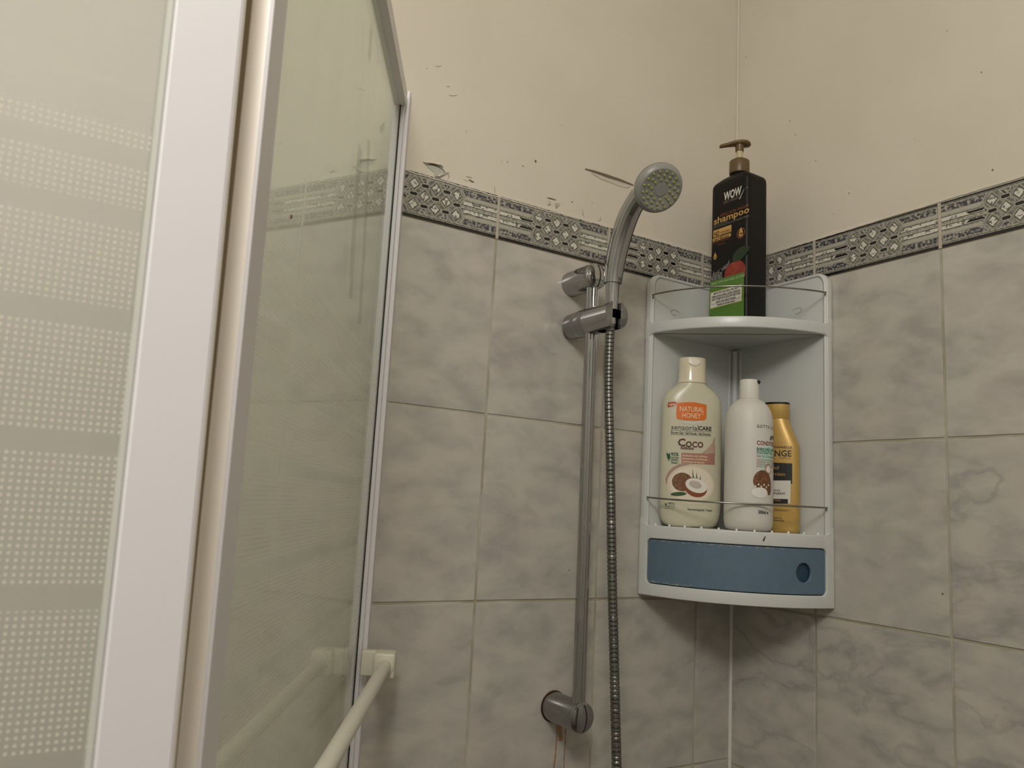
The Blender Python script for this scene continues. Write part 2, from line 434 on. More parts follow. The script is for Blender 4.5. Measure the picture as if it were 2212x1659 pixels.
# ------------------------------------------------------------------ border tiles (listello)
BH = 0.0637
def border_mesh(x0, x1, off, black_top):
    # x0..x1 of the visible piece, in the frame of a full 0.1945 wide tile starting at 0
    W = 0.1945
    bm0 = bmesh.new(); box(bm0, x0, x1, 0.0, 0.007, 0.0005, BH - 0.0005, 0)
    me0 = bpy.data.meshes.new('b'); bm0.to_mesh(me0); bm0.free()
    V = [v.co.copy() for v in me0.vertices]; F = [list(p.vertices) for p in me0.polygons]; M = [0] * len(F)
    bpy.data.meshes.remove(me0)
    mats = [B_LIGHT, B_MID, B_SPECK, B_WHITE, B_LINE, B_PALE, B_BLACK]
    def poly(pts, mi, lift):
        # clip to x0..x1
        for lim, sgn in ((x0, 1), (x1, -1)):
            out = []
            for i in range(len(pts)):
                a, b = pts[i], pts[(i + 1) % len(pts)]
                ina, inb = (a[0] - lim) * sgn >= 0, (b[0] - lim) * sgn >= 0
                if ina: out.append(a)
                if ina != inb:
                    t = (lim - a[0]) / (b[0] - a[0]); out.append((lim, a[1] + (b[1] - a[1]) * t))
            pts = out
            if len(pts) < 3: return
        b = len(V)
        area = sum(pts[i][0] * pts[(i + 1) % len(pts)][1] - pts[(i + 1) % len(pts)][0] * pts[i][1] for i in range(len(pts)))
        if area < 0: pts = pts[::-1]
        for p in pts: V.append(Vector((p[0], -lift, p[1])))
        F.append(list(range(b, b + len(pts)))); M.append(mi)
    def seg(xa, ya, xb, yb, wd, mi, lift):
        d = Vector((xb - xa, yb - ya)); n = Vector((-d.y, d.x)).normalized() * wd / 2
        poly([(xa + n.x, ya + n.y), (xa - n.x, ya - n.y), (xb - n.x, yb - n.y), (xb + n.x, yb + n.y)], mi, lift)
    xc, zc_ = W / 2 + 0.001, BH * 0.515
    px, pz = 0.0162, 0.0143
    # central lattice field
    hx = 2 * px + 0.0125
    field = [(xc - hx, zc_ + pz), (xc - hx + .006, zc_ + .0245), (xc + hx - .006, zc_ + .0245), (xc + hx, zc_ + pz), (xc + hx - .009, zc_),
             (xc + hx, zc_ - pz), (xc + hx - .006, zc_ - .0245), (xc - hx + .006, zc_ - .0245), (xc - hx, zc_ - pz), (xc - hx + .009, zc_)]
    poly(field[:5] + [field[9]], 1, .00010); poly([field[9], field[4]] + field[5:9], 1, .00010)
    for s in (-1, 1):                        # speckled triangles at the top and bottom of the lattice
        for k in (-1, 1):
            cx = xc + k * px
            poly([(cx - .0085, zc_ + s * .0250), (cx + .0085, zc_ + s * .0250), (cx, zc_ + s * .0150)], 5, .00014)
            poly([(cx - .0062, zc_ + s * .0242), (cx + .0062, zc_ + s * .0242), (cx, zc_ + s * .0168)], 2, .00018)
    # light interlaced lines
    for c in range(-2, 3):
        for r in (-1, 0, 1):
            dia = (c + r) % 2 == 1
            cx, cz = xc + c * px, zc_ + r * pz
            if dia:
                for sgn in ((1, 1), (1, -1), (-1, 1), (-1, -1)):
                    a, b = 0.0108 , 0.0112
                    seg(cx + sgn[0] * a, cz, cx, cz + sgn[1] * b, .0007, 5, .00022)
                D = lambda q: [(cx - .0078 * q, cz), (cx, cz - .0086 * q), (cx + .0078 * q, cz), (cx, cz + .0086 * q)]
                poly(D(1.14), 0, .00024); poly(D(1.0), 4, .00028); poly(D(.83), 3, .00032)
            else:
                O = lambda q: [(cx + (.0030 if math.cos(t) > 0 else -.0030) * 1 + .0024 * q * math.cos(t), cz + .0024 * q * math.sin(t)) for t in (2 * math.pi * (i + .5) / 10 for i in range(10))]
                poly(O(1.5), 5, .00030); poly(O(1.0), 6, .00036)
    # chevron outline of the field
    for s in (-1, 1):
        for r in (-1, 1):
            seg(xc + s * (hx - .009), zc_, xc + s * hx, zc_ + r * pz, .0009, 5, .00026)
            seg(xc + s * hx, zc_ + r * pz, xc + s * (hx - .0075), zc_ + r * .0255, .0009, 5, .00026)
    # side bands
    for s in (-1, 1):
        xe = W / 2 + s * (W / 2 + .002)
        xi = xc + s * (hx + .001)
        for r in (-1, 1):
            poly([(xe, zc_ + r * .0165), (xi, zc_ + r * .0165), (xi - s * .006, zc_ + r * .0245), (xe, zc_ + r * .0245)], 2, .00012)
            poly([(xe, zc_ + r * .0110), (xi, zc_ + r * .0110), (xi, zc_ + r * .0152), (xe, zc_ + r * .0152)], 5, .00012)
            a, b = .0026, .0092
            poly([(xe, zc_ + r * a), (xi - s * .0065, zc_ + r * a), (xi - s * .0005, zc_ + r * b), (xe, zc_ + r * b)], 4, .00014)
            a, b = .0034, .0084
            poly([(xe, zc_ + r * a), (xi - s * .0045, zc_ + r * a), (xi - s * .0012, zc_ + r * b), (xe, zc_ + r * b)], 3, .00018)
            if s < 0:
                poly([(xi + .002, zc_ + r * .0042), (xi + .004, zc_ + r * .0076), (xi - .020, zc_ + r * .0076), (xi - .016, zc_ + r * .0042)], 6, .00022)
    poly([(0, .0022 + .0032), (W, .0022 + .0032), (W, .0060), (0, .0060)], 4, .00014)
    poly([(0, .0005), (W, .0005), (W, .0042), (0, .0042)], 6, .00016)
    poly([(0, BH - .0044), (W, BH - .0044), (W, BH - .0038), (0, BH - .0038)], 4, .00014)
    poly([(0, BH - .0008), (W, BH - .0008), (W, BH - .0030), (0, BH - .0030)], 6 if black_top else 2, .00016)
    me = bpy.data.meshes.new('border_tile'); me.from_pydata([(v.x - x0, v.y, v.z) for v in V], [], F); me.update()
    for i, p in enumerate(me.polygons): p.material_index = M[i]
    for m in mats: me.materials.append(m)
    return me
GB = 0.0050
def border(j0, j1, back, start):
    wd = j1 - j0 - GB
    me = border_mesh(start, start + wd, 0, not back)
    o = bpy.data.objects.new('border_tile', me); COL.objects.link(o)
    if back: o.parent = wall_back; o.location = (-j1 + GB / 2, -0.0004, ZO)
    else: o.parent = wall_right; o.location = (-0.0004, -j0 - GB / 2, ZO); o.rotation_euler = (0, 0, R_(-90))
for i in range(1, 4): border(jA[i], jA[i + 1], True, 0 if i < 3 else max(0, 0.1945 - (jA[4] - jA[3] - GB)))
border(jA[0], jA[1], True, 0.0)
border(jB[0], jB[1], False, 0.1945 - (jB[1] - jB[0] - GB))
for i in range(1, 7): border(jB[i], jB[i + 1], False, 0)
bm = bmesh.new()
for u in jA[1:4]: box(bm, -u - GB / 2 + .0003, -u + GB / 2 - .0003, -.0003, .004, ZO, ZO + BH)
obj('pale_joint', bm, GROUT_W, wall_back)
bm = bmesh.new()
for u in jB[1:]: box(bm, -.0003, .004, -u - GB / 2 + .0003, -u + GB / 2 - .0003, ZO, ZO + BH)
obj('pale_joint', bm, GROUT_W, wall_right)
# ragged lower edge of the wall paint, lapping over the border
def ragged(length, back, amp, base, seed):
    rnd = random.Random(seed); V = []; F = []; n = int(length / 0.0016); y = 0
    for i in range(n + 1):
        u = length * i / n
        y = 0.7 * y + rnd.uniform(-1, 1) * 0.5
        z = ZO + BH - base(u) + y * amp
        q = lambda off, zz: (-u, -off, zz) if back else (-off, -u, zz)
        V += [q(-0.0003, ZO + BH + .006), q(0.0000, ZO + BH + .001), q(0.0008, z + .0004), q(0.0005, z)]
        if i:
            a = 4 * i
            for k in range(3): F.append((a - 4 + k, a + k, a + k + 1, a - 3 + k))
    return raw('paint_edge', (V, F), PAINT, wall_back if back else wall_right, 60)
ragged(-TX, True, 0.0011, lambda u: 0.0022 - .0012 * math.sin(u * 9), 3)
ragged(1.35, False, 0.0006, lambda u: max(-.0012, 0.0030 - u * 0.011), 5)

# ------------------------------------------------------------------ flaking paint, cracks, specks, rust on the back wall
def crack(pts, wid):                          # pts: photo pixels on the wall; flat strip with the slit's shade painted in
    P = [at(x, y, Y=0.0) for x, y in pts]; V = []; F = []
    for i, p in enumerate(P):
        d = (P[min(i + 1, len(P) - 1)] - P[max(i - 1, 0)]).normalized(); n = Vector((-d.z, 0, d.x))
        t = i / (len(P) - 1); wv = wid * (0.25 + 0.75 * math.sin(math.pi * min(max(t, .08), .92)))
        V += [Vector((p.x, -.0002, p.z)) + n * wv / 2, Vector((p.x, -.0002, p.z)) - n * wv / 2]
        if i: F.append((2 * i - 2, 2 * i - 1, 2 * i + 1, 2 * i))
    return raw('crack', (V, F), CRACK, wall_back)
def flake(top, lift, m=None):                 # polygon in pixels; first two points stay on the wall, others curl away
    P = [at(x, y, Y=0.0) for x, y in top]; n = len(P); bm = bmesh.new()
    f = []; bk = []
    for i, p in enumerate(P):
        l = lift[i]
        f.append(bm.verts.new((p.x, -l - .0003, p.z))); bk.append(bm.verts.new((p.x, -l, p.z)))
    bm.faces.new(f); bm.faces.new(bk[::-1])
    for i in range(n):
        j = (i + 1) % n; bm.faces.new((f[i], bk[i], bk[j], f[j]))
    return obj('paint_flake', bm, m or PAINT, wall_back)
V = [at(x, y, Y=0.0) for x, y in ((916, 352), (931, 355), (950, 357), (960, 368), (957, 374), (946, 381), (938, 373), (929, 366))]
raw('bare_patch', ([(p.x, -.0001, p.z) for p in V], [tuple(range(len(V)))]), PAINT_BACK, wall_back)
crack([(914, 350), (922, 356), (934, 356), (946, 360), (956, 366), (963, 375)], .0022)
flake([(915, 351), (930, 349), (949, 353), (958, 362), (951, 358), (930, 354)], [0, 0, 0, .0, .0035, .0035])
flake([(936, 372), (946, 383), (957, 374), (972, 372), (957, 378), (948, 386), (938, 381)], [.003, .004, .003, 0, 0, 0, 0])
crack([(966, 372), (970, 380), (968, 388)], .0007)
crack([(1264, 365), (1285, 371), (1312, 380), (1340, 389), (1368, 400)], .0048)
flake([(1276, 373), (1300, 382), (1338, 394), (1362, 402), (1354, 406), (1338, 402), (1318, 394), (1300, 388)], [.0004, .0014, .0016, .0008, 0, 0, 0, 0])
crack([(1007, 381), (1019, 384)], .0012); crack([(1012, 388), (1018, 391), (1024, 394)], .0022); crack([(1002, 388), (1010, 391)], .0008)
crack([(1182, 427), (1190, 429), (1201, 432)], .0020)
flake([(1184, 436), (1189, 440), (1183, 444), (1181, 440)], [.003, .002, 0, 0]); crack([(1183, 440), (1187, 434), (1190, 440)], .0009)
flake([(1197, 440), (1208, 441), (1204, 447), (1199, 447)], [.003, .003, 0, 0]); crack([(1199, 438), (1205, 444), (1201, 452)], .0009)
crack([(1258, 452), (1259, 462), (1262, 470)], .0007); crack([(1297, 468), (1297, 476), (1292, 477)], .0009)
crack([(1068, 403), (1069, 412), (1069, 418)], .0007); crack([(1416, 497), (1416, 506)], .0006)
flake([(970, 205), (976, 200), (988, 205), (978, 207)], [0, .0002, 0, .0002]); flake([(964, 186), (970, 183), (972, 187)], [0, .0002, .0001])
flake([(940, 142), (947, 139), (954, 141), (948, 144)], [0, .0001, 0, 0])
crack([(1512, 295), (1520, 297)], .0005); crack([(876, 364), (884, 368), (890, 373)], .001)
rnd = random.Random(11); V = []; F = []
def speck(p, nrm_back, r):
    b = len(V)
    for i in range(6):
        a = i * math.pi / 3; rr = r * rnd.uniform(.7, 1.2)
        V.append((p.x + rr * math.cos(a), -.0003, p.z + rr * math.sin(a)) if nrm_back else (-.0003, p.y + rr * math.cos(a), p.z + rr * math.sin(a)))
    F.append(tuple(range(b, b + 6)))
for x, y, r in ((1157, 348, 3), (1130, 359, 1.7), (1096, 350, 1.5), (1083, 349, 1), (1213, 271, 1.2), (1007, 284, 1.2), (922, 148, 1), (1349, 225, 1.2), (1279, 438, 1.2), (1236, 436, 1.8), (1230, 1232, 2.2), (1100, 306, 1)):
    speck(at(x, y, Y=-.0002), True, r * .00062)
o = raw('dirt_specks', (V, F), CRACK, wall_back); o['kind'] = 'stuff'
V = []; F = []
for x, y, r in ((1611, 124, 2), (1706, 261, 1.7), (1718, 291, 1.7), (2144, 367, 2.6), (1834, 417, 2), (1822, 432, 1), (1800, 463, 1.2), (1762, 347, 1.8), (1750, 467, 1.0), (2046, 66, 1.6), (2120, 156, 1.6), (2036, 1283, 3.2), (1975, 300, 1)):
    speck(at(x, y, X=-.0002), False, r * .00055)
o = raw('dirt_specks', (V, F), CRACK, wall_right); o['kind'] = 'stuff'

def drip(pts, wd, name='rust_stain', m=None):
    P = [at(x, y, Y=0.0) for x, y in pts]; V = []; F = []
    for i, p in enumerate(P):
        V += [(p.x - wd / 2, -.0004, p.z), (p.x + wd / 2, -.0004, p.z)]
        if i: F.append((2 * i - 2, 2 * i - 1, 2 * i + 1, 2 * i))
    raw(name, (V, F), m or RUST, wall_back)
def stain_mat():
    m = bpy.data.materials.new('rust_wash'); m.use_nodes = True; nt = m.node_tree; b = nt.nodes['Principled BSDF']
    b.inputs['Base Color'].default_value = lin((176, 116, 44)); b.inputs['Roughness'].default_value = 0.4
    nz = nt.nodes.new('ShaderNodeTexNoise'); nz.inputs['Scale'].default_value = 60
    tc = nt.nodes.new('ShaderNodeTexCoord'); nt.links.new(tc.outputs['Object'], nz.inputs[0])
    mr = nt.nodes.new('ShaderNodeMapRange'); mr.inputs[1].default_value = .35; mr.inputs[2].default_value = .7; mr.inputs[3].default_value = .35; mr.inputs[4].default_value = .85
    nt.links.new(nz.outputs['Fac'], mr.inputs[0]); nt.links.new(mr.outputs[0], b.inputs['Alpha'])
    return m
RW = stain_mat()
drip([(1203, 1560), (1203, 1585), (1201, 1610), (1199, 1635), (1196, 1659), (1192, 1690)], .0022, m=RW)
drip([(1222, 1570), (1221, 1600), (1219, 1630), (1217, 1670)], .0019, m=RW)
drip([(1209, 1562), (1210, 1580), (1211, 1600)], .006, m=RW)

# ------------------------------------------------------------------ ceiling lamp (just above the frame)
lamp = thing('ceiling_lamp', 'white globe pendant lamp hanging from the bathroom ceiling above the shower', 'lamp', (LAMP_POS[0], LAMP_POS[1], CZ))
LD = LAMP_POS[2] - CZ
bm = bmesh.new(); lathe(bm, [(0, 0), (.05, 0), (.052, -.01), (.045, -.03), (0, -.03)], 40); obj('ceiling_rose', bm, WHITE_P, lamp, 40)
bm = bmesh.new(); tube(bm, [(0, 0, -.02), (0, 0, LD + .205)], .004, 10); obj('cord', bm, WHITE_P, lamp, 40)
bm = bmesh.new(); lathe(bm, [(0, LD + .215), (.035, LD + .21), (.045, LD + .185), (0, LD + .185)], 32); obj('lamp_socket', bm, WHITE_P, lamp, 40)
ld = bpy.data.lights.new('lamp_light', 'POINT'); ld.shadow_soft_size = 0.17; ld.energy = LAMP_W; ld.color = (1.0, 0.968, 0.925)
lo = bpy.data.objects.new('lamp_light', ld); COL.objects.link(lo); lo.parent = lamp; lo.location = (0, 0, LD)

# ------------------------------------------------------------------ folding shower screen
TH = R_(60.4)
D = Vector((-math.cos(TH), -math.sin(TH), 0)); NI = Vector((math.sin(TH), -math.cos(TH), 0)); H = Vector((-.634, 0, 0))
screen = thing('folding_shower_screen', 'white framed folding glass shower screen standing open at the left of the tiled corner', 'shower screen')
def sl(s, l, z, lean=0.0):
    s = s + lean * (z - (ZO - .3)); return H + D * s + NI * l + Vector((0, 0, z))
def slbox(bm, s0, s1, l0, l1, z0, z1, lean0=0.0, lean1=None, mi=0, bev=0):
    lean1 = lean0 if lean1 is None else lean1
    vs = [bm.verts.new(sl(s, l, z, ln)) for z in (z0, z1) for (s, l, ln) in ((s0, l0, lean0), (s1, l0, lean1), (s1, l1, lean1), (s0, l1, lean0))]
    fs = [bm.faces.new([vs[i] for i in q]) for q in ((0, 3, 2, 1), (4, 5, 6, 7), (0, 1, 5, 4), (1, 2, 6, 5), (2, 3, 7, 6), (3, 0, 4, 7))]
    for f in fs: f.material_index = mi
    if bev:
        bmesh.ops.recalc_face_normals(bm, faces=fs)
        bmesh.ops.bevel(bm, geom=list(set(e for f in fs for e in f.edges)), offset=bev, segments=3, affect='EDGES', profile=0.5)
ZT = ZO + .1385                                # underside of the top rail
LN = 0.031
bm = bmesh.new(); slbox(bm, -.012, .010, -.012, .0103, .12, ZO + .166, bev=.0008); obj('wall_channel', bm, FRAME_W, screen)
bm = bmesh.new(); slbox(bm, .0105, .020, -.010, .0052, .13, ZT + .014, bev=.0006); obj('stile', bm, FRAME_W, screen)
bm = bmesh.new(); slbox(bm, .0215, .0235, .0, .0012, .14, ZT); obj('glass_seal', bm, DARK, screen)
bm = bmesh.new(); slbox(bm, .0205, .612, -.010, .0080, ZT, ZT + .020, 0, LN, bev=.0008); obj('top_rail', bm, FRAME_W, screen)
bm = bmesh.new(); slbox(bm, .0205, .612, -.010, .0080, .13, .155, 0, LN, bev=.0008); obj('bottom_rail', bm, FRAME_W, screen)
GL = link  # readability
def leaf_glass(s0, s1, l0, l1, z0, z1, ln1, m, name):
    me = bpy.data.meshes.new(name)
    # own frame: x along the leaf, y thickness, z height, so that the print follows the leaf
    vs = []
    for z in (z0, z1):
        for (s, l, ln) in ((s0, l0, 0), (s1, l0, ln1), (s1, l1, ln1), (s0, l1, 0)):
            vs.append((s + ln * (z - (ZO - .3)), -l, z))
    me.from_pydata(vs, [], [(0, 3, 2, 1)[::-1], (4, 5, 6, 7)[::-1], (0, 1, 5, 4)[::-1], (1, 2, 6, 5)[::-1], (2, 3, 7, 6)[::-1], (3, 0, 4, 7)[::-1]]); me.update()
    bm = bmesh.new(); bm.from_mesh(me); bmesh.ops.recalc_face_normals(bm, faces=bm.faces[:]); bm.to_mesh(me); bm.free()
    o = link(name, me, screen, [GLASS1B, GLASS1])
    for p in me.polygons: p.material_index = 1 if abs(p.normal.y) > .9 and p.center.y < -.00001 - min(l0, l1) * 0 - (l1 + l0) / 2 else 0
    o.matrix_local = Matrix(((D.x, -NI.x, 0, H.x), (D.y, -NI.y, 0, H.y), (0, 0, 1, 0), (0, 0, 0, 1)))
    return o
leaf_glass(.0205, .572, -.003, .0, .155, ZT, LN, GLASS1, 'glass_panel')
# wiped streaks and a red speck on the glass
STREAK = mat('water_streak', (132, 146, 130), rough=.3); STREAK.node_tree.nodes['Principled BSDF'].inputs['Alpha'].default_value = .24
def on_glass(px, py):
    n_ = NI; d_ = ray(px, py); t_ = (H + n_ * .0006 - CP).dot(n_) / d_.dot(n_); return CP + d_ * t_
def streak(pts, m=None, name='streak'):
    Pn = [on_glass(x, y) for x, y in pts]; raw(name, (Pn, [tuple(range(len(Pn)))]), m or STREAK, screen)
streak([(802, 45), (805, 70), (802, 120), (799, 140), (796, 120), (799, 75)])
streak([(776, 305), (783, 330), (777, 400), (768, 520), (762, 645), (755, 645), (760, 520), (768, 400), (772, 340)])
streak([(832, 262), (831, 280), (823, 290), (821, 274)])
streak([(795, 300), (800, 305), (796, 420), (789, 560), (780, 700), (774, 700), (783, 560), (790, 420)])
streak([(628, 463), (632, 465), (631, 472), (627, 474)], mat('red_speck', (128, 40, 36), rough=.5), 'red_speck')
# post between the two leaves
bm = bmesh.new()
slbox(bm, .5715, .5945, -.0045, .0080, .13, ZT + .03, LN, bev=.0015)
obj('post', bm, FRAME_C, screen, 40)
bm = bmesh.new(); slbox(bm, .5715, .5955, .0060, .0082, .13, ZT + .03, LN, bev=.0003); obj('post_lip', bm, FRAME_W, screen)
bm = bmesh.new(); slbox(bm, .575, .5925, -.0105, -.0045, .13, ZT + .03, LN); obj('hinge_seal', bm, SEAL_B, screen)
# second leaf, folded back parallel to the wall
X1, X2 = -.9415, -.9725
def lf(x, z): return x + 0.0165 * ((ZO - .3) - z) + .001
def leafbox(bm, x0, x1, y0, y1, z0, z1, bev=0):
    vs = [bm.verts.new((lf(x, z), y, z)) for z in (z0, z1) for (x, y) in ((x0, y0), (x1, y0), (x1, y1), (x0, y1))]
    fs = [bm.faces.new([vs[i] for i in q]) for q in ((0, 3, 2, 1), (4, 5, 6, 7), (0, 1, 5, 4), (1, 2, 6, 5), (2, 3, 7, 6), (3, 0, 4, 7))]
    if bev:
        bmesh.ops.recalc_face_normals(bm, faces=fs)
        bmesh.ops.bevel(bm, geom=list(set(e for f in fs for e in f.edges)), offset=bev, segments=3, affect='EDGES')
bm = bmesh.new(); leafbox(bm, X2, X1, -.550, -.528, .13, ZT + .03, .0012); obj('leaf_stile', bm, FRAME_W, screen, 40)
bm = bmesh.new(); leafbox(bm, X1 + .0001, X1 + .0016, -.546, -.532, .13, ZT + .03); obj('hinge_lip', bm, FRAME_C, screen)
bm = bmesh.new(); leafbox(bm, X2 - .0032, X2 - .0001, -.5475, -.536, .14, ZT + .02, .0006); obj('clear_seal', bm, mat('milky_green_seal', (222, 223, 214), rough=.3, trans=.15), screen)
bm = bmesh.new(); leafbox(bm, X2 - .55, X2 + .002, -.547, -.5425, .14, ZT + .012)
o = obj('glass_panel', bm, [GLASS2B, GLASS2], screen)
for p in o.data.polygons: p.material_index = 1 if p.normal.y < -.9 else 0
bm = bmesh.new(); leafbox(bm, X2 - .575, X2 - .55, -.550, -.528, .13, ZT + .030, .0008); obj('leaf_stile', bm, FRAME_W, screen)
bm = bmesh.new(); leafbox(bm, X2 - .55, X2, -.550, -.528, .13, .152, .0008); obj('bottom_rail', bm, FRAME_W, screen)
# towel rail on the inside of the first leaf
ZR = ZO - .559
rail = bpy.data.objects.new('towel_rail', None); COL.objects.link(rail); rail.parent = screen
bm = bmesh.new()
SR0 = .048
def slp(s, l, z): return sl(s, l, z)
tube(bm, [slp(SR0 + i * .02, .037, ZR) for i in range(24)], .0073, 24)
obj('rod', bm, mat('off_white_rod', (206, 202, 188), rough=.35), rail, 40)
for s0, s1 in ((.022, .050), (.510, .538)):
    bm = bmesh.new(); slbox(bm, s0, s1, .0235, .0480, ZR - .0142, ZR + .0142, bev=.0030); slbox(bm, s0 + .001, s1 - .014, .0080, .0250, ZR - .0138, ZR + .0138, bev=.001)
    bk = obj('bracket', bm, mat('off_white_bracket', (214, 208, 190), rough=.35), rail, 40)
    bm = bmesh.new(); M = Matrix.Translation(slp(s1 - .003, .037, ZR)) @ frame(D * (1 if s0 < .3 else -1) if s0 < .3 else -D)
    lathe(bm, [(0, 0), (.0098, 0), (.0102, .001), (.0102, .0038), (.0092, .0048), (0, .0048)], 28, M); obj('collar', bm, MATS['off_white_bracket'], bk, 40)

# ------------------------------------------------------------------ shower rail
RX, RY = -.3450, -.0545
shower_rail = thing('shower_rail', 'vertical chrome shower rail screwed to the tiles between two round brackets', 'shower rail', (RX, 0, ZO - .639))
def chrome_bracket(z, dz, name='bracket', length=.0600, r=.0188, worn=False):
    bm = bmesh.new(); M = Matrix.Translation((0, -.0005, dz)) @ frame((0, -1, 0))
    m = CHROME_D if worn else CHROME
    lathe(bm, [(0, 0), (r, 0), (r, .0), (r, length - .002), (r - .0006, length - .0008), (r - .002, length), (0, length)], 48, M)
    b = obj(name, bm, m, shower_rail, 30)
    # domed end cap split by a curved groove
    cap = bmesh.new(); M2 = Matrix.Translation((0, -.0005 - length, dz)) @ frame((0, -1, 0))
    lathe(cap, [(r - .0022, -.0005), (r - .0024, .0012), (r * .7, .0028), (r * .35, .0036), (0, .0038)], 48, M2)
    obj('end_cap', cap, m, b, 40)
    g = bmesh.new(); pts = []
    for i in range(15):
        t = -1 + 2 * i / 14; pts.append(M2 @ Vector((.004 - .0035 * (t * t), t * (r - .003), .0016 + .0016 * (1 - t * t))))
    tube(g, pts, .0012, 6); obj('groove', g, DARK, b)
    return b
chrome_bracket(0, .598); lb = chrome_bracket(0, 0, length=.0665, r=.0195, worn=True)
bm = bmesh.new(); lathe(bm, [(.0196, .0), (.0208, .0001), (.0208, .0012), (.0196, .0018)], 40, Matrix.Translation((0, -.0003, 0)) @ frame((0, -1, 0))); obj('rust_ring', bm, mat('rust_dark', (60, 34, 14), rough=.9), lb)
bm = bmesh.new()
# pole with a shallow flute on each side of its front
n = 40; ring = []
for i in range(n):
    a = 2 * math.pi * i / n; r = .0088
    for c in (R_(-55), R_(-125)):
        dlt = (a - c + math.pi) % (2 * math.pi) - math.pi
        r -= .0010 * math.exp(-(dlt / .13) ** 2)
    ring.append((r * math.cos(a), r * math.sin(a)))
lo_ = [bm.verts.new((x, RY + y - .003, 0.0)) for x, y in ring]; hi_ = [bm.verts.new((x, RY + y + .003, .598)) for x, y in ring]
for i in range(n): bm.faces.new((lo_[i], lo_[(i + 1) % n], hi_[(i + 1) % n], hi_[i]))
obj('pole', bm, CHROME, shower_rail, 25)
# slider
ZS = .598 - .0655
sld = bpy.data.objects.new('slider', None); COL.objects.link(sld); sld.parent = shower_rail; sld.location = (0, 0, ZS)
def ycyl(bm, prof, n=48): lathe(bm, prof, n, frame((0, -1, 0)))
bm = bmesh.new(); ycyl(bm, [(0, .006), (.0176, .006), (.0188, .008), (.0190, .0265), (.0188, .0272), (0, .0272)]); obj('clamp_knob', bm, CHROME_D, sld, 30)
bm = bmesh.new(); ycyl(bm, [(0, .0276), (.0196, .0276), (.0198, .0284), (.0198, .0515), (.0194, .0522), (0, .0522)]); obj('clamp_body', bm, CHROME_D, sld, 30)
# cradle: cylinder with a vertical slot for the hose nut
me = plate([[(.0198 * math.cos(t), .0198 * math.sin(t)) for t in (2 * math.pi * i / 48 for i in range(48))]], .0001)
bpy.data.meshes.remove(me)
bm = bmesh.new()
outline = []                                  # cross section in plan (x, depth) with a slot open to the right-hand side
def half(a0, a1, y0, y1):
    # solid sector column of the horizontal cylinder between two x limits
    nn = 16; V1 = []; V2 = []
    for i in range(nn + 1):
        a = a0 + (a1 - a0) * i / nn; V1.append((.0198 * math.cos(a), .0198 * math.sin(a)))
    return V1
for (xa, xb, ya, yb) in ((-.0198, -.0072, .0527, .1085), (.0072, .0198, .0700, .1085), (-.0198, .0198, .0527, .0760)):
    nn = 20; loop = []
    for i in range(nn + 1):
        x = xa + (xb - xa) * i / nn; loop.append((x, math.sqrt(max(.0198 ** 2 - x * x, 1e-9))))
    for i in range(nn + 1):
        x = xb + (xa - xb) * i / nn; loop.append((x, -math.sqrt(max(.0198 ** 2 - x * x, 1e-9))))
    f0 = [bm.verts.new((x, -ya, z)) for x, z in loop]; f1 = [bm.verts.new((x, -yb, z)) for x, z in loop]
    bm.faces.new(f0); bm.faces.new(f1[::-1])
    for i in range(len(loop)):
        j = (i + 1) % len(loop); bm.faces.new((f0[i], f1[i], f1[j], f0[j]))
bmesh.ops.remove_doubles(bm, verts=bm.verts[:], dist=1e-5)
obj('cradle', bm, CHROME, sld, 30)

# ------------------------------------------------------------------ hand shower
HB = Vector((RX, -.0985, ZO - .098))
hand = thing('hand_shower', 'chrome hand shower with grey face held in the rail slider', 'shower head', HB)
def hp(x, y, z): return Vector((RX + x, y, ZO + z)) - HB
axis = spline([hp(0, -.0985, -.098), hp(0, -.0975, -.060), hp(.0, -.1015, -.030), hp(.001, -.1110, .003), hp(.001, -.127, .032), hp(.002, -.148, .054)], 40)
bm = bmesh.new()
def hr(t):
    if t < .04: return .0090
    if t < .22: return .0094 + .0006 * t
    return .0122 + .0016 * math.sin((t - .22) / .78 * math.pi) - .001 * max(0, t - .8)
tube(bm, axis[int(.22 * 40):], lambda t: .0128 + .0017 * math.sin(t * math.pi * .9), 28)
obj('handle', bm, CHROME, hand, 40)
bm = bmesh.new(); tube(bm, axis[:int(.22 * 40) + 2], lambda t: .0078 + .0022 * t, 28); cn = obj('cone_nut', bm, CHROME, hand, 40)
bm = bmesh.new(); tube(bm, [axis[8], axis[8] + (axis[9] - axis[8]) * .5], .0121, 28); obj('joint_ring', bm, DARK, hand)
NF = Vector((-.164, -.773, -.613)).normalized()  # direction the spray face looks
HC = hp(.0006, -.1838, .0512)
Mh = Matrix.Translation(HC) @ frame(NF)
bm = bmesh.new(); rh = .0335
lathe(bm, [(0, -.020), (.012, -.0195), (.022, -.016), (.029, -.010), (.0325, -.004), (rh, .000), (rh, .0012)], 56, Mh)
obj('head', bm, CHROME, hand, 50)
bm = bmesh.new()
lathe(bm, [(rh - .0001, .0010), (rh - .0004, .0032), (rh - .0022, .0062), (.0288, .0086), (.0276, .0092), (.0270, .0090), (0, .0094)], 56, Mh)
face = obj('spray_face', bm, HEAD_G, hand, 30)
bm = bmesh.new()
for r, cnt, ph in ((.0245, 17, .1), (.0190, 14, .3), (.0133, 10, .0)):
    for i in range(cnt):
        a = 2 * math.pi * i / cnt + ph
        lathe(bm, [(.0017, .0085), (.0016, .0101), (.0011, .0110), (0, .0110)], 10, Mh @ Matrix.Translation((r * math.cos(a), r * math.sin(a), 0)))
o = obj('nozzles', bm, NOZ, face, 40); o['kind'] = 'stuff'
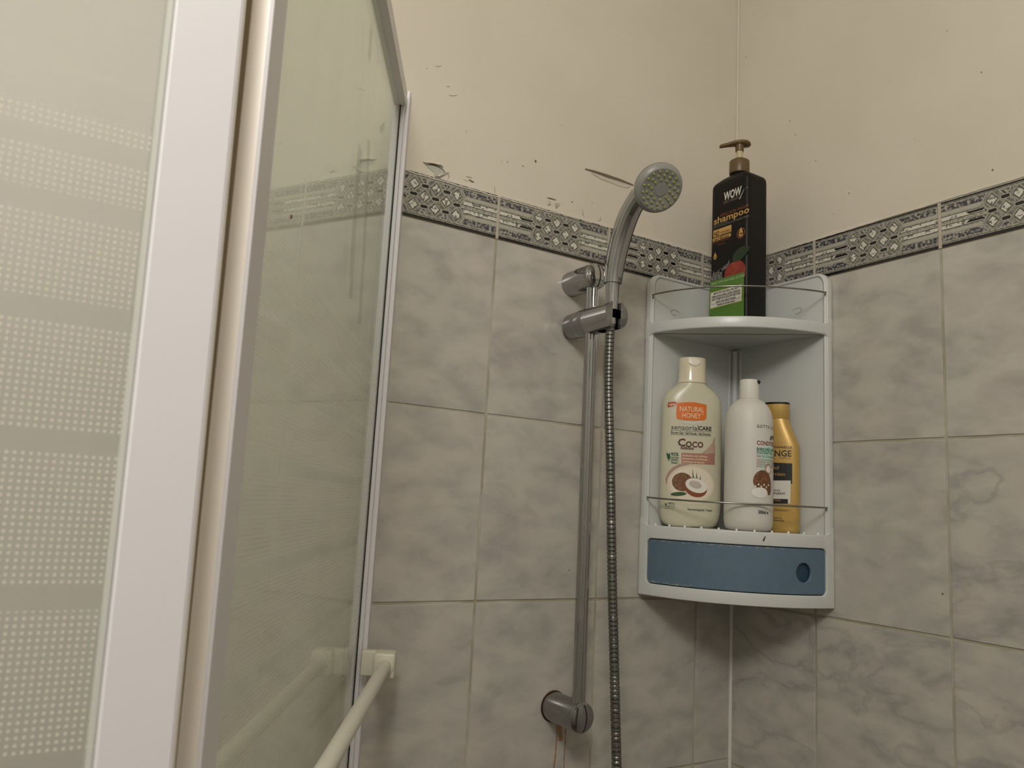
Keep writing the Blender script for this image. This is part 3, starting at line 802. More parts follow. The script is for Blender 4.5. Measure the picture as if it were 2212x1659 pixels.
bm = bmesh.new(); lathe(bm, [(.0085, .0090), (.0083, .0099), (0, .0100)], 32, Mh); obj('centre_button', bm, HEAD_G, face, 30)

# ------------------------------------------------------------------ hose
hose = thing('shower_hose', 'ribbed metal shower hose hanging below the chrome slider', 'hose', (RX, -.0975, ZO - .110))
O = Vector((RX, -.0975, ZO - .110))
path = spline([Vector((RX, y, ZO + z)) - O for y, z in ((-.0975, -.112), (-.0955, -.143), (-.0975, -.214), (-.106, -.307), (-.118, -.456), (-.126, -.54), (-.139, -.68), (-.155, -.85), (-.17, -1.05))], 1400)
bm = bmesh.new(); acc = [0]
for a, b in zip(path, path[1:]): acc.append(acc[-1] + (b - a).length)
pitch = .00545; rr = []
def rad_at(s):
    u = (s % pitch) / pitch
    return .0062 if u < .72 else .0062 - .0011 * math.sin((u - .72) / .28 * math.pi)
ptsr = path; rings = []; L_ = acc[-1]
u = None; n = 14
for i, p in enumerate(ptsr):
    d = (ptsr[min(i + 1, len(ptsr) - 1)] - ptsr[max(i - 1, 0)]).normalized()
    u = d.orthogonal().normalized() if u is None else (u - d * u.dot(d)).normalized(); v = d.cross(u); r = rad_at(acc[i])
    rings.append([bm.verts.new(p + (u * math.cos(2 * math.pi * k / n) + v * math.sin(2 * math.pi * k / n)) * r) for k in range(n)])
for a, b in zip(rings, rings[1:]):
    for i in range(n): bm.faces.new((a[i], a[(i + 1) % n], b[(i + 1) % n], b[i]))
obj('ribbed_tube', bm, STEEL, hose, 35)
bm = bmesh.new(); tube(bm, [(0, 0, .0005), (0, 0, -.008)], .0068, 24); obj('ferrule', bm, CHROME, hose, 40)

# ------------------------------------------------------------------ corner shelf
shelf = thing('corner_shelf', 'white plastic corner shelf unit with two shelves and a blue drawer', 'corner shelf', (0, 0, ZO - .49))
SZ = -(ZO - .49)
AX, AY = .200, .193
def arc(t, off=0.0):                          # t in radians from the back wall to the right wall
    return Vector((-(AX - off) * math.cos(t), -(AY - off) * math.sin(t), 0))
NS = 90; tab = [arc(math.pi / 2 * i / NS) for i in range(NS + 1)]
al = [0.0]
for a, b in zip(tab, tab[1:]): al.append(al[-1] + (b - a).length)
AL = al[-1]
def tofs(s):
    s = min(max(s, 0), AL)
    for i in range(NS):
        if s <= al[i + 1]: return (i + (s - al[i]) / (al[i + 1] - al[i])) / NS * math.pi / 2
    return math.pi / 2
def onarc(v, off=0.0):                        # v.x along the arc, v.y height, v.z outward
    t = tofs(v.x); p = arc(t, off); n = Vector((-math.cos(t) / AX, -math.sin(t) / AY, 0)).normalized()
    return Vector((p.x, p.y, v.y)) + n * v.z
zz = lambda z: z + ZO + SZ                    # border-relative height -> local
T = .0125
# side plates on each wall
for k in (0, 1):
    A = AX if k == 0 else AY
    lp = rrect(-A, -.0005, zz(-.490), zz(.004), .020, 8, (0, 0, 0, 1))
    me = plate([lp], T, .0028)
    me = bent(me, (lambda v: (v.x, -.0004 - T / 2 + v.z, v.y)) if k == 0 else (lambda v: (-.0004 - T / 2 + v.z, v.x, v.y)))
    pl = link('side_panel', me, shelf, SHELF_P, 35)
    # raised rim down the front edge
    bm = bmesh.new()
    pts = [(-A + .004, z) for z in (zz(-.486), zz(-.018))] + [(-A + .004 + .014 * (1 - math.cos(R_(a))), zz(-.018) + .0185 * math.sin(R_(a))) for a in range(10, 91, 10)] + [(-.03, zz(.0005))]
    tube(bm, [(x, -T, z) if k == 0 else (-T, x, z) for x, z in pts], .0028, 8)
    obj('rim', bm, SHELF_P, pl, 60)
    # screw slot
    bm = bmesh.new(); c = at(1458, 676, Y=-T) if k == 0 else at(1722, 672, X=-T)
    c = Vector((c.x, c.y, c.z + SZ))
    pts = [Vector((c.x + .009 * math.cos(t), -T - .0004, c.z + .0045 * math.sin(t))) if k == 0 else Vector((-T - .0004, c.y + .009 * math.cos(t), c.z + .0045 * math.sin(t))) for t in (R_(a) for a in range(20, 300, 20))]
    tube(bm, pts, .00035, 6); obj('screw_slot', bm, mat('slot_line', (110, 112, 112), rough=.6), pl)
# rounded spine in the corner
bm = bmesh.new()
for off, r in ((.016, .0055), (.0255, .0022)):
    for (x, y) in (((-off, -off),) if off < .02 else ((-off, -T - .0003), (-T - .0003, -off))):
        tube(bm, [(x, y, zz(-.386)), (x, y, zz(-.097))], r, 16)
tube(bm, [(-.0135, -.0135, zz(-.0765)), (-.0135, -.0135, zz(.002))], .004, 12)
obj('corner_spine', bm, SHELF_P, shelf, 40)
def deck(name, z0, z1, off=.001):
    bm = bmesh.new(); N_ = 48
    pts = [Vector((-T + .002, -T + .002, 0))] + [arc(math.pi / 2 * i / N_, off) for i in range(N_ + 1)]
    pts[1].y = -T + .002; pts[-1].x = -T + .002
    f0 = [bm.verts.new((p.x, p.y, zz(z0))) for p in pts]; f1 = [bm.verts.new((p.x, p.y, zz(z1))) for p in pts]
    bm.faces.new(f0); bm.faces.new(f1[::-1])
    for i in range(len(pts)):
        j = (i + 1) % len(pts); bm.faces.new((f0[i], f0[j], f1[j], f1[i]))
    return obj(name, bm, SHELF_P, shelf, 30)
deck('shelf', -.0935, -.0780); deck('shelf', -.3920, -.3880); deck('underside', -.4895, -.4860)
# curved fronts
r_ = .010
def fil(x, z, sx, sz, r=r_, n=6):             # concave fillet points around corner (x, z)
    return [(x + sx * r * (1 - math.sin(R_(90 * i / n))), z + sz * r * (1 - math.cos(R_(90 * i / n)))) for i in range(n + 1)]
e0, e1 = .0050, AL - .0050
up = [(e0, zz(-.094) - r_)] + fil(e0, zz(-.0945), 1, -1)[0:0] + []
def fillet_pts(cx, cz, a0, a1, r, n=6): return [(cx + r * math.cos(R_(a0 + (a1 - a0) * i / n)), cz + r * math.sin(R_(a0 + (a1 - a0) * i / n))) for i in range(n + 1)]
q = .011
loop = fillet_pts(e0 + q + .004, zz(-.0945) - q, 180, 90, q) + fillet_pts(e1 - q - .004, zz(-.0945) - q, 90, 0, q)
loop = [(e0 - .004, zz(-.0945) - q)] + loop + [(e1 + .004, zz(-.0945) - q), (e1 + .004, zz(-.0775) + q * .8)] + \
       [(e1 - .004, zz(-.0775) + q * .8)] + fillet_pts(e1 - q - .004, zz(-.0775) + q, 0, -90, q)[1:] + fillet_pts(e0 + q + .004, zz(-.0775) + q, 270, 180, q)[:-1] + [(e0 + .004, zz(-.0775) + q * .8), (e0 - .004, zz(-.0775) + q * .8)]
me = plate([loop], .0060, .0020); me = bent(me, lambda v: onarc(v, .0025), .006, 0, AL); link('front_lip', me, shelf, SHELF_P, 40)
dx0, dx1, dz0, dz1 = .0170, AL - .0170, zz(-.4725), zz(-.4070)
zt = -.3885
loop = [(e0 - .004, zz(-.4900)), (e1 + .004, zz(-.4900)), (e1 + .004, zz(zt) + q), (e1 - .004, zz(zt) + q)] + fillet_pts(e1 - q - .004, zz(zt) + q, 0, -90, q)[1:] + \
       fillet_pts(e0 + q + .004, zz(zt) + q, 270, 180, q)[:-1] + [(e0 + .004, zz(zt) + q), (e0 - .004, zz(zt) + q)]
hole = rrect(dx0, dx1, dz0, dz1, .0085, 8)[::-1]
me = plate([loop, hole], .0050, .0012); me = bent(me, lambda v: onarc(v, .0020), .006, 0, AL); link('front_frame', me, shelf, SHELF_P, 40)
# drawer
drawer = bpy.data.objects.new('drawer', None); COL.objects.link(drawer); drawer.parent = shelf
g_ = .0011; hs = AL * .776
# arc position of the finger hole: where the photograph shows it
best = min(range(400), key=lambda i: abs((lambda P: CR.dot(P - CP) / CF.dot(P - CP) * FPX + 1106 - 1738)(onarc(Vector((AL * i / 400, zz(-.443), 0))) - Vector((0, 0, SZ)))))
hs = AL * best / 400
me = plate([rrect(dx0 + g_, dx1 - g_, dz0 + g_, dz1 - g_, .0078, 8), ell(hs, zz(-.4415), .0120, .0135, 32)[::-1]], .0040, .0010)
me = bent(me, lambda v: onarc(v, .0035), .006, 0, AL); link('drawer_front', me, drawer, mat('blue_drawer_worn', (90, 112, 130), rough=.35, mottled=(60, (94, 116, 134), .4, .6)), 40)
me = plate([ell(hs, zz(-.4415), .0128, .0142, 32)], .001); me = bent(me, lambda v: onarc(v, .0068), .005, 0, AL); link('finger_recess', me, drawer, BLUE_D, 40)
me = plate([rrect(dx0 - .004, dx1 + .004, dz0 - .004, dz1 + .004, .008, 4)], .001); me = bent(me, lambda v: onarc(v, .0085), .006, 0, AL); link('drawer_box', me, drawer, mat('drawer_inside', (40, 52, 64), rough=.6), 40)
# limescale crust along the drawer edges
rnd = random.Random(4); V = []; F = []
def scab(s, z, a, b):
    c = len(V); kk = 7
    for i in range(kk):
        t = 2 * math.pi * i / kk; V.append(onarc(Vector((s + a * math.cos(t) * rnd.uniform(.6, 1.1), z + b * math.sin(t) * rnd.uniform(.6, 1.1), .0023)), .0035))
    F.append(tuple(range(c, c + kk)))
for i in range(46):
    s = rnd.uniform(dx0 + .004, AL * .72); scab(s, dz1 - g_ - rnd.uniform(.0006, .0028), rnd.uniform(.0008, .0038), rnd.uniform(.0003, .0009))
for i in range(34):
    s = rnd.uniform(dx0 + .004, AL * .30); scab(s, dz0 + g_ + rnd.uniform(.0006, .0030) + max(0, .007 - (s - dx0)) * .5, rnd.uniform(.0008, .003), rnd.uniform(.0003, .0010))
o = raw('limescale', (V, F), mat('limescale_crust', (150, 152, 142), rough=.8), drawer); o['kind'] = 'stuff'
# drain studs on the lower shelf lip
bm = bmesh.new()
for i in range(11):
    t = tofs(AL * (.10 + .08 * i)); p = arc(t, .0024)
    lathe(bm, [(.0018, zz(-.3882)), (.0016, zz(-.3862)), (.0010, zz(-.3852)), (0, zz(-.3850))], 10, Matrix.Translation((p.x, p.y, 0)))
o = obj('drain_studs', bm, WHITE_P, shelf, 40); o['kind'] = 'stuff'
# guard wires
for zw, zl, zr in ((-.0335, -.0345, -.0290), (-.3500, -.3440, -.3490)):
    bm = bmesh.new(); pts = [Vector((-AX + .003, -T + .004, zz(zl) - .0035)), Vector((-AX + .0025, -T - .0025, zz(zl) - .0025))]
    for i in range(3, 46):
        t = math.pi / 2 * i / 48; b_ = zl + (zr - zl) * i / 48
        zc2 = zw * math.sin(2 * t) ** .5 + b_ * (1 - math.sin(2 * t) ** .5)
        p = arc(t, -.0035); pts.append(Vector((p.x, p.y, zz(zc2))))
    pts += [Vector((-T - .0025, -AY + .0025, zz(zr) - .0025)), Vector((-T + .004, -AY + .003, zz(zr) - .0035))]
    tube(bm, pts, .00135, 10); obj('guard_wire', bm, mat('wire_steel', (150, 148, 142), rough=.25, metal=1), shelf, 60)

# ------------------------------------------------------------------ bottles
def loft(bm, prof, N_=56, mi=0):              # prof: (z, half width, half depth, exponent)
    rings = []
    for z, a, b, e in prof:
        rr = []
        for i in range(N_):
            t = 2 * math.pi * i / N_; c, s = math.cos(t), math.sin(t)
            rr.append(bm.verts.new((a * math.copysign(abs(c) ** (2 / e), c), b * math.copysign(abs(s) ** (2 / e), s), z)))
        rings.append(rr)
    for r0, r1 in zip(rings, rings[1:]):
        for i in range(N_): bm.faces.new((r0[i], r0[(i + 1) % N_], r1[(i + 1) % N_], r1[i])).material_index = mi
    bm.faces.new(rings[0][::-1]); bm.faces.new(rings[-1])
def surf_fn(prof):
    def fn(u, z, lift):
        for (z0, a0, b0, e0_), (z1, a1, b1, e1_) in zip(prof, prof[1:]):
            if z0 <= z <= z1 and z1 > z0:
                k = (z - z0) / (z1 - z0); a = a0 + (a1 - a0) * k; b = b0 + (b1 - b0) * k; e = e0_ + (e1_ - e0_) * k
                return (u, -b * max(1 - min(abs(u / a), 1) ** e, 0) ** (1 / e) - lift, z)
        a, b, e = prof[-1][1:]
        return (u, -b * max(1 - min(abs(u / a), 1) ** e, 0) ** (1 / e) - lift, z)
    return fn
def to_local(o, px, py, depth):               # photo pixel -> (u, v) on the plane `depth` in front of the bottle axis
    loc, rz = o.location, o.rotation_euler.z
    n = Vector((math.sin(rz) , -math.cos(rz), 0)); r = Vector((math.cos(rz), math.sin(rz), 0))
    P0 = loc + n * depth; d = ray(px, py); t = (P0 - CP).dot(n) / d.dot(n); X = CP + d * t
    return (X - loc).dot(r), X.z - loc.z
RZ = R_(-31)
# --- shower gel
def rescale(o, kx, kz):
    o.data.transform(Matrix.Diagonal((kx, 1, kz, 1)))
gel = thing('shower_gel_bottle', 'tall cream shower gel bottle with coconut picture, left on the lower shelf', 'bottle', (-.1415, -.0455, ZO - .3878), RZ)
GELM = mat('pearly_cream_plastic', (206, 202, 178), rough=.28, sss=.1)
prof = [(0, .030, .0140, 2.6), (.0015, .0345, .0160, 2.7), (.005, .0388, .0175, 2.7), (.011, .0422, .0184, 2.7), (.020, .0442, .0188, 2.7), (.035, .0449, .0190, 2.7), (.090, .0450, .0192, 2.7), (.150, .0445, .0190, 2.7),
        (.178, .0438, .0190, 2.7), (.186, .0422, .0188, 2.6), (.193, .0385, .0186, 2.5), (.199, .0330, .0184, 2.3), (.204, .0262, .0180, 2.2), (.207, .0222, .0176, 2.1), (.209, .0215, .0174, 2.05)]
GX, GZ = 1.035, 1.042
prof = [(z * GZ, a * GX, b, e) for z, a, b, e in prof]
bm = bmesh.new(); loft(bm, prof); obj('body', bm, GELM, gel, 50)
bm = bmesh.new(); loft(bm, [(.2092, .0213, .0182, 2.1), (.2100, .0218, .0186, 2.1), (.2120, .0210, .0180, 2.1), (.2140, .0206, .0176, 2.1), (.2350, .0200, .0172, 2.1), (.2455, .0200, .0172, 2.1), (.2470, .0192, .0166, 2.1), (.2475, .016, .013, 2.1)])
cap = obj('cap', bm, mat('pearl_cap', (226, 216, 190), rough=.16, spec=.7, coat=.3), gel, 40); rescale(cap, GX, GZ)
bm = bmesh.new(); lathe(bm, [(0, -.0005), (.0085, -.0005), (.0088, .0006), (.0075, .0012), (0, .0008)], 28, Matrix.Translation((-.001, -.0168, .2400 * GZ)) @ frame((0, -1, .15)) @ Matrix.Scale(.75, 4, (0, 1, 0)))
obj('thumb_recess', bm, mat('cap_recess', (240, 234, 214), rough=.3), cap, 40)
P = Print(surf_fn(prof)); U = lambda x, y: to_local(gel, x, y, .019)
C_ = dict(red=mat('print_red', (176, 40, 40), rough=.35), orange=mat('print_orange', (222, 112, 34), rough=.35), cream=mat('print_cream', (244, 226, 190), rough=.35),
          dark=mat('print_dark', (48, 42, 42), rough=.35), maroon=mat('print_maroon', (84, 32, 28), rough=.35), pink=mat('print_dusty_pink', (172, 122, 108), rough=.35),
          green=mat('print_green', (20, 82, 56), rough=.35), pinkl=mat('print_pale_pink', (222, 204, 184), rough=.35), coco=mat('print_coconut_shell', (98, 60, 36), rough=.4, mottled=(420, (140, 98, 66), .4, .65)),
          flesh=mat('print_coconut_flesh', (236, 230, 220), rough=.4), fleshd=mat('print_coconut_hollow', (196, 184, 170), rough=.4), leaf=mat('print_leaf', (56, 84, 44), rough=.4),
          gold=mat('print_gold', (196, 152, 84), rough=.3), black=mat('print_black', (24, 22, 20), rough=.35), white=mat('print_white', (214, 210, 200), rough=.35),
          mauve=mat('print_mauve', (170, 140, 128), rough=.35), teal=mat('print_teal', (30, 118, 104), rough=.35), brown=mat('print_brown', (134, 74, 44), rough=.35), grey=mat('print_grey', (120, 118, 112), rough=.35))
def pxloop(U, pts): return [U(x, y) for x, y in pts]
def ctxt(P, U, s, x0, x1, y, hpx, m, lift=.0005, **k):      # text whose baseline runs from (x0, y) to x1 in photo pixels
    a = U(x0, y); b = U(x1, y + (x1 - x0) * .045); h = abs(U(x0, y - hpx)[1] - a[1])
    P.txt(s, a[0], a[1], h, m, lift, rot=0, width=abs(b[0] - a[0]), **k)
P.shape(pxloop(U, [(1462, 870), (1480, 869), (1500, 869), (1526, 874), (1527, 880), (1526, 904), (1522, 908), (1500, 909), (1480, 908), (1463, 905), (1461, 900)]), C_['orange'], .0002)
P.shape(pxloop(U, [(1445, 868), (1461, 867), (1461, 873), (1458, 877), (1444, 879)]), C_['red'], .0002)
ctxt(P, U, 'NEW', 1446, 1459, 876, 6, C_['cream'], bold=.01)
ctxt(P, U, 'NATURAL', 1468, 1520, 888, 11, C_['cream']); ctxt(P, U, 'HONEY', 1473, 1513, 902, 11, C_['cream']); ctxt(P, U, 'TM', 1515, 1520, 896, 3, C_['cream'])
P.shape(pxloop(U, [(1468, 909), (1495, 912), (1522, 910), (1512, 915), (1495, 916), (1478, 914)]), C_['white'], .0002)
ctxt(P, U, 'sensorial', 1450, 1508, 927, 11, C_['dark']); ctxt(P, U, 'CARE', 1509, 1537, 929, 8.5, C_['dark'], bold=.03)
a, b = U(1449, 929.5), U(1537, 933); P.line(a[0], a[1], b[0], b[1], .0004, C_['dark']); a, b = U(1449, 938), U(1536, 942); P.line(a[0], a[1], b[0], b[1], .0004, C_['dark'])
ctxt(P, U, 'Shower Gel \u2022 Gel Doccia \u2022 Gel Douche', 1450, 1535, 936, 5, C_['dark'], bold=.02)
ctxt(P, U, 'C', 1464, 1480, 963, 16, C_['maroon'], bold=.028); ctxt(P, U, 'OCO', 1481, 1519, 965, 12, C_['maroon'], bold=.028)
ctxt(P, U, 'Addiction', 1470, 1499, 970, 6.5, C_['maroon'], bold=.03)
# swirl of cream, pink box, texture
P.shape(pxloop(U, [(1545, 944), (1546, 985), (1512, 983), (1525, 973), (1538, 958)]), C_['mauve'], .0002)
for i in range(6):
    a, b = U(1521 + i * 4, 982 - i * 1.0), U(1544, 951 + i * 5.5); P.line(a[0], a[1], b[0], b[1], .0004, C_['cream'], .0004)
P.shape(pxloop(U, [(1472, 978), (1545, 981), (1545, 1004), (1472, 1001)]), C_['pink'], .0003)
for i, s in enumerate(('Hydration and softness', 'Idratazione e morbidezza', 'Hydratation et douceur')): ctxt(P, U, s, 1474, 1528 - (i == 2) * 6, 985.5 + i * 6.6, 4.2, C_['cream'], bold=.01)
P.shape(pxloop(U, [(1441, 976), (1446, 981), (1448, 976), (1449, 988), (1447, 994), (1443, 990)]), C_['green'], .0003)
ctxt(P, U, '95%', 1450, 1466, 984, 7, C_['green'], bold=.03); ctxt(P, U, 'NATURAL', 1450, 1467, 989.5, 3.6, C_['green'], bold=.03); ctxt(P, U, 'ORIGIN', 1450, 1464, 994, 3.6, C_['green'], bold=.03); ctxt(P, U, 'VEGAN*', 1450, 1466, 1001, 3.6, C_['green'], bold=.03)
a, b = U(1443, 995), U(1468, 996); P.line(a[0], a[1], b[0], b[1], .0004, C_['green'])
P.shape(pxloop(U, [(1468, 1002), (1490, 1003), (1463, 1012), (1446, 1030), (1441, 1048), (1439, 1035), (1444, 1020), (1455, 1008)]), C_['mauve'], .0002)
c = U(1493, 1047); s0 = abs(U(1503, 1047)[0] - c[0]) / 10
P.shape(ell(c[0], c[1], 51 * s0, 42 * s0, 40), C_['pinkl'], .00025)
P.shape(ell(c[0] + 2 * s0, c[1] + 1 * s0, 47 * s0, 37 * s0, 40), mat('print_milk', (232, 220, 200), rough=.35), .0003)
c = U(1474, 1041); P.shape(ell(c[0], c[1], 22 * s0, 20 * s0, 28), C_['coco'], .0004)
for dx, dy, rr_ in ((1505, 1034, 1.1), (1499, 1032, 1.5), (1511, 1035, .7)):
    a = U(dx, dy); P.shape([(a[0] - 2.6 * s0, a[1] - 12 * s0), (a[0] + 2.6 * s0, a[1] - 12 * s0), (a[0] + 1.2 * s0 + (1 - rr_) * 4 * s0, a[1] + 4 * s0), (a[0] + (1 - rr_) * 8 * s0, a[1] + 14 * s0 * rr_)], C_['leaf'], .00045)
a = U(1466, 1067); P.shape(ell(a[0], a[1], 17 * s0, 4.5 * s0, 14, .1), C_['leaf'], .0004)
c = U(1502, 1053); P.shape(ell(c[0], c[1], 26 * s0, 20 * s0, 30, -.35), C_['brown'], .0005)
c = U(1504, 1049); P.shape(ell(c[0], c[1], 24 * s0, 15 * s0, 30, -.25), C_['flesh'], .0006)
c = U(1502, 1047); P.shape(ell(c[0], c[1], 14 * s0, 8 * s0, 24, -.25), C_['fleshd'], .0007)
P.shape(pxloop(U, [(1437, 1085), (1440, 1089), (1443, 1085), (1441, 1092), (1439, 1092)]), C_['green'], .0003)
ctxt(P, U, 'PETA', 1445, 1458, 1090, 5, C_['green'], bold=.02); ctxt(P, U, 'APPROVED', 1440, 1458, 1095, 3, C_['green'])
a, b = U(1437, 1098), U(1458, 1099); P.line(a[0], a[1], b[0], b[1], .0004, C_['green'])
ctxt(P, U, 'Dermatologically Tested', 1485, 1538, 1102, 4.4, C_['green'], bold=.02)
P.build('printed_label', gel)

# --- conditioner
con = thing('conditioner_bottle', 'round white conditioner bottle standing in the middle of the lower shelf', 'bottle', (-.1020, -.1242, ZO - .3878), RZ)
CW = mat('matt_white_plastic', (214, 211, 203), rough=.45, sss=.08)
r0 = .0345
prof = [(0, .026, .026, 2), (.002, .0305, .0305, 2), (.006, .0335, .0335, 2), (.014, r0, r0, 2), (.050, r0, r0, 2), (.120, r0, r0, 2), (.152, r0 * .985, r0 * .985, 2), (.164, .0322, .0322, 2), (.173, .0280, .0280, 2), (.180, .0215, .0215, 2), (.1835, .0155, .0155, 2), (.1845, .0145, .0145, 2)]
prof = [(z * 1.042, a, b, e) for z, a, b, e in prof]
bm = bmesh.new(); loft(bm, prof, 64); obj('body', bm, CW, con, 50)
bm = bmesh.new(); lathe(bm, [(0, .1847), (.0142, .1847), (.0144, .1852), (.0138, .2100), (.0134, .2112), (.0126, .2118), (0, .2118)], 40); cap = obj('cap', bm, mat('white_cap', (224, 220, 210), rough=.5), con, 40); rescale(cap, 1, 1.042)
bm = bmesh.new(); M = Matrix.Translation((.0105, -.0062, .2085 * 1.042)) @ Matrix.Rotation(.5, 4, 'Y'); 
g0 = bmesh.ops.create_cube(bm, size=1, matrix=M @ Matrix.Diagonal((.0055, .010, .0045, 1))); bmesh.ops.bevel(bm, geom=bm.edges[:], offset=.0006, segments=2, affect='EDGES'); obj('flip_notch', bm, DARK, cap)
con.rotation_mode = 'XYZ'
def cyl_fn(r, th0):
    def fn(u, z, lift):
        a = th0 + u / r; return ((r + lift) * math.sin(a), -(r + lift) * math.cos(a), z)
    return fn
U = lambda x, y: to_local(con, x, y, .030)
th0 = math.asin(min(.99, U(1632, 960)[0] / r0))
P = Print(cyl_fn(r0, th0))
def vz(y): return U(1632, y)[1]
hh = lambda y, p: abs(vz(y - p) - vz(y))
P.txt('GOTTA LOVE', 0, vz(924), hh(924, 6.5), C_['dark'], width=.040, space=1.3); P.txt('gorgeous', .024, vz(945), hh(944, 10), C_['black'], width=.04, shear=.35, bold=.02)
P.txt('CONDITIONER', 0, vz(961), hh(961, 9), C_['brown'], width=.050, bold=.02)
P.txt('ENRICHED WITH', 0, vz(973), hh(973, 6), C_['teal'], width=.038, bold=.03); P.txt('COCONUT OIL', 0, vz(980), hh(980, 6), C_['teal'], width=.030, bold=.03)
P.txt('FOR DRY & DAMAGED HAIR', 0, vz(988), hh(988, 5), C_['teal'], width=.044)
for i, s in enumerate(('MOISTURIZING MACADAMIA', 'COMBINED WITH LIGHT', 'FORMULA WILL HELP', 'SMOOTH AND HYDRATE')): P.txt(s, 0, vz(994.5 + i * 4.8), hh(995, 3.4), C_['brown'], width=.034)
zc3 = vz(1041)
P.shape(ell(.019, zc3 + .034, .012, .022, 20, -.3), mat('print_mint', (196, 220, 206), rough=.4), .0002)
P.shape(ell(.0085, zc3 + .003, .0125, .0145, 26, -.5), C_['coco'], .0004); P.shape(ell(.020, zc3 - .002, .0065, .016, 20, .15), C_['coco'], .0004)
P.shape(ell(.020, zc3 + .019, .0075, .0080, 20), mat('print_shell_pink', (196, 160, 146), rough=.4), .0003); P.shape(ell(.020, zc3 + .019, .0045, .0050, 20), C_['flesh'], .0005)
P.shape(ell(.006, zc3 - .015, .0125, .0075, 20), mat('print_milk_splash', (232, 230, 224), rough=.35), .0005)
for i in range(6): P.shape(ell(-.001 + i * .0042, zc3 - .0065 + (i % 2) * .003, .0011, .0016, 8), C_['flesh'], .0006)
P.txt('500ml e', .003, vz(1109), hh(1109, 7), C_['dark'], width=.017, bold=.03)
P.build('printed_label', con); P = Print(cyl_fn(r0, th0))
for i in range(4):
    th = -.0735 + .0022 * i - .0052; P.txt('Lorem'[:0] + ('for best results apply to wet hair leave for two minutes and rinse well' if i % 2 else 'keep out of reach of children avoid contact with eyes store cool'), th, vz(920 + 4 * i), .0014, C_['grey'], rot=-math.pi / 2, width=.100)
P.build('side_text', con)
# --- gold shampoo
gold = thing('gold_shampoo_bottle', 'gold shampoo bottle half hidden behind the white conditioner bottle', 'bottle', (-.0420, -.1251, ZO - .3878), R_(-60))
GM = mat('gold_plastic', (200, 164, 92), rough=.27, metal=.35, spec=.6)
prof = [(0, .030, .0110, 3.5), (.002, .0322, .0128, 3.6), (.006, .0330, .0133, 3.6), (.060, .0330, .0135, 3.6), (.122, .0326, .0135, 3.6), (.130, .0318, .0134, 3.4), (.146, .0255, .0132, 3.0), (.158, .0205, .0130, 2.8), (.166, .0182, .0128, 2.6), (.168, .0178, .0127, 2.6)]
bm = bmesh.new(); loft(bm, prof); obj('body', bm, GM, gold, 40)
bm = bmesh.new(); loft(bm, [(.1683, .0176, .0125, 2.6), (.1688, .0180, .0127, 2.6), (.1900, .0184, .0129, 2.6), (.1903, .0178, .0125, 2.6)]); cap = obj('cap', bm, GM, gold, 40)
bm = bmesh.new(); loft(bm, [(.1904, .0184, .0130, 2.6), (.1930, .0184, .0130, 2.6), (.1932, .0178, .0125, 2.6)]); obj('cap_lid', bm, mat('black_gloss', (16, 15, 14), rough=.2), cap, 40)
U = lambda x, y: to_local(gold, x, y, .0135); P = Print(surf_fn(prof))
def gt(s, xr, y, hp_, m, wpx, **k):
    b = U(xr, y); a = U(xr - wpx, y); h = abs(U(xr, y - hp_)[1] - b[1]); P.txt(s, a[0], b[1], h, m, width=b[0] - a[0], **k)
P.shape(pxloop(U, [(1625, 997), (1711, 1001), (1711, 1045), (1625, 1045)]), C_['black'], .0002); P.shape(pxloop(U, [(1628, 1038), (1708, 1038), (1707, 1088), (1628, 1086)]), C_['white'], .0003)
P.shape(pxloop(U, [(1630, 1077), (1702, 1078), (1702, 1088), (1630, 1087)]), C_['black'], .0004)
gt('PROFESSIONNELLE', 1710, 968.5, 4.5, C_['dark'], 72, bold=.02); gt('ANGE', 1710, 986, 13, C_['black'], 50, bold=.015); gt('PARIS', 1706, 991.5, 3.5, C_['dark'], 21, space=1.4)
gt('Blond', 1681, 1014, 8, C_['gold'], 28); gt('Californien', 1695, 1028, 8, C_['gold'], 56)
gt('SHAMPOOING', 1685, 1062, 4.6, C_['dark'], 45, bold=.01); gt('ENLUMINANT', 1696, 1069, 5.2, C_['dark'], 52, bold=.02); gt('BLONDS', 1686, 1083, 3.4, C_['gold'], 24)
gt('KARITE NOURRISSANT', 1704, 1105, 3.8, C_['dark'], 66); gt('Nourrit et illumine', 1688, 1121, 4.5, C_['dark'], 52); gt('tous les blonds', 1694, 1127, 4.8, C_['dark'], 52, bold=.01)
P.build('printed_label', gold)
# --- black pump bottle
pump = thing('black_pump_bottle', 'tall black square shampoo bottle with gold pump on the top shelf', 'bottle', (-.0960, -.0945, ZO - .0779), R_(-90))
BK = mat('black_satin_plastic', (17, 15, 13), rough=.45, spec=.25)
hw, hd = .0385, .0240
prof = [(0, hw - .003, hd - .003, 7), (.002, hw, hd, 8), (.224, hw - .0004, hd, 8), (.2290, hw - .0010, hd - .0005, 8), (.2325, hw - .0028, hd - .0018, 7), (.2350, hw - .0065, hd - .0040, 6), (.2385, .0270, .0175, 4.5), (.2405, .0190, .0150, 3), (.2418, .0142, .0138, 2.2), (.2430, .0134, .0134, 2), (.2455, .0130, .0130, 2)]
bm = bmesh.new(); loft(bm, prof, 72); obj('body', bm, BK, pump, 30)
GP = mat('bronze_pump_plastic', (98, 78, 46), rough=.38)
bm = bmesh.new(); lathe(bm, [(0, .2455), (.0153, .2457), (.0156, .2465), (.0156, .2660), (.0150, .2672), (.0110, .2674), (.0105, .2700), (0, .2702)], 40); obj('collar', bm, GP, pump, 30)
bm = bmesh.new(); lathe(bm, [(0, .270), (.0052, .270), (.0050, .2860), (0, .2860)], 24); obj('stem', bm, mat('milky_stem', (206, 196, 150), rough=.4, trans=.2), pump, 40)
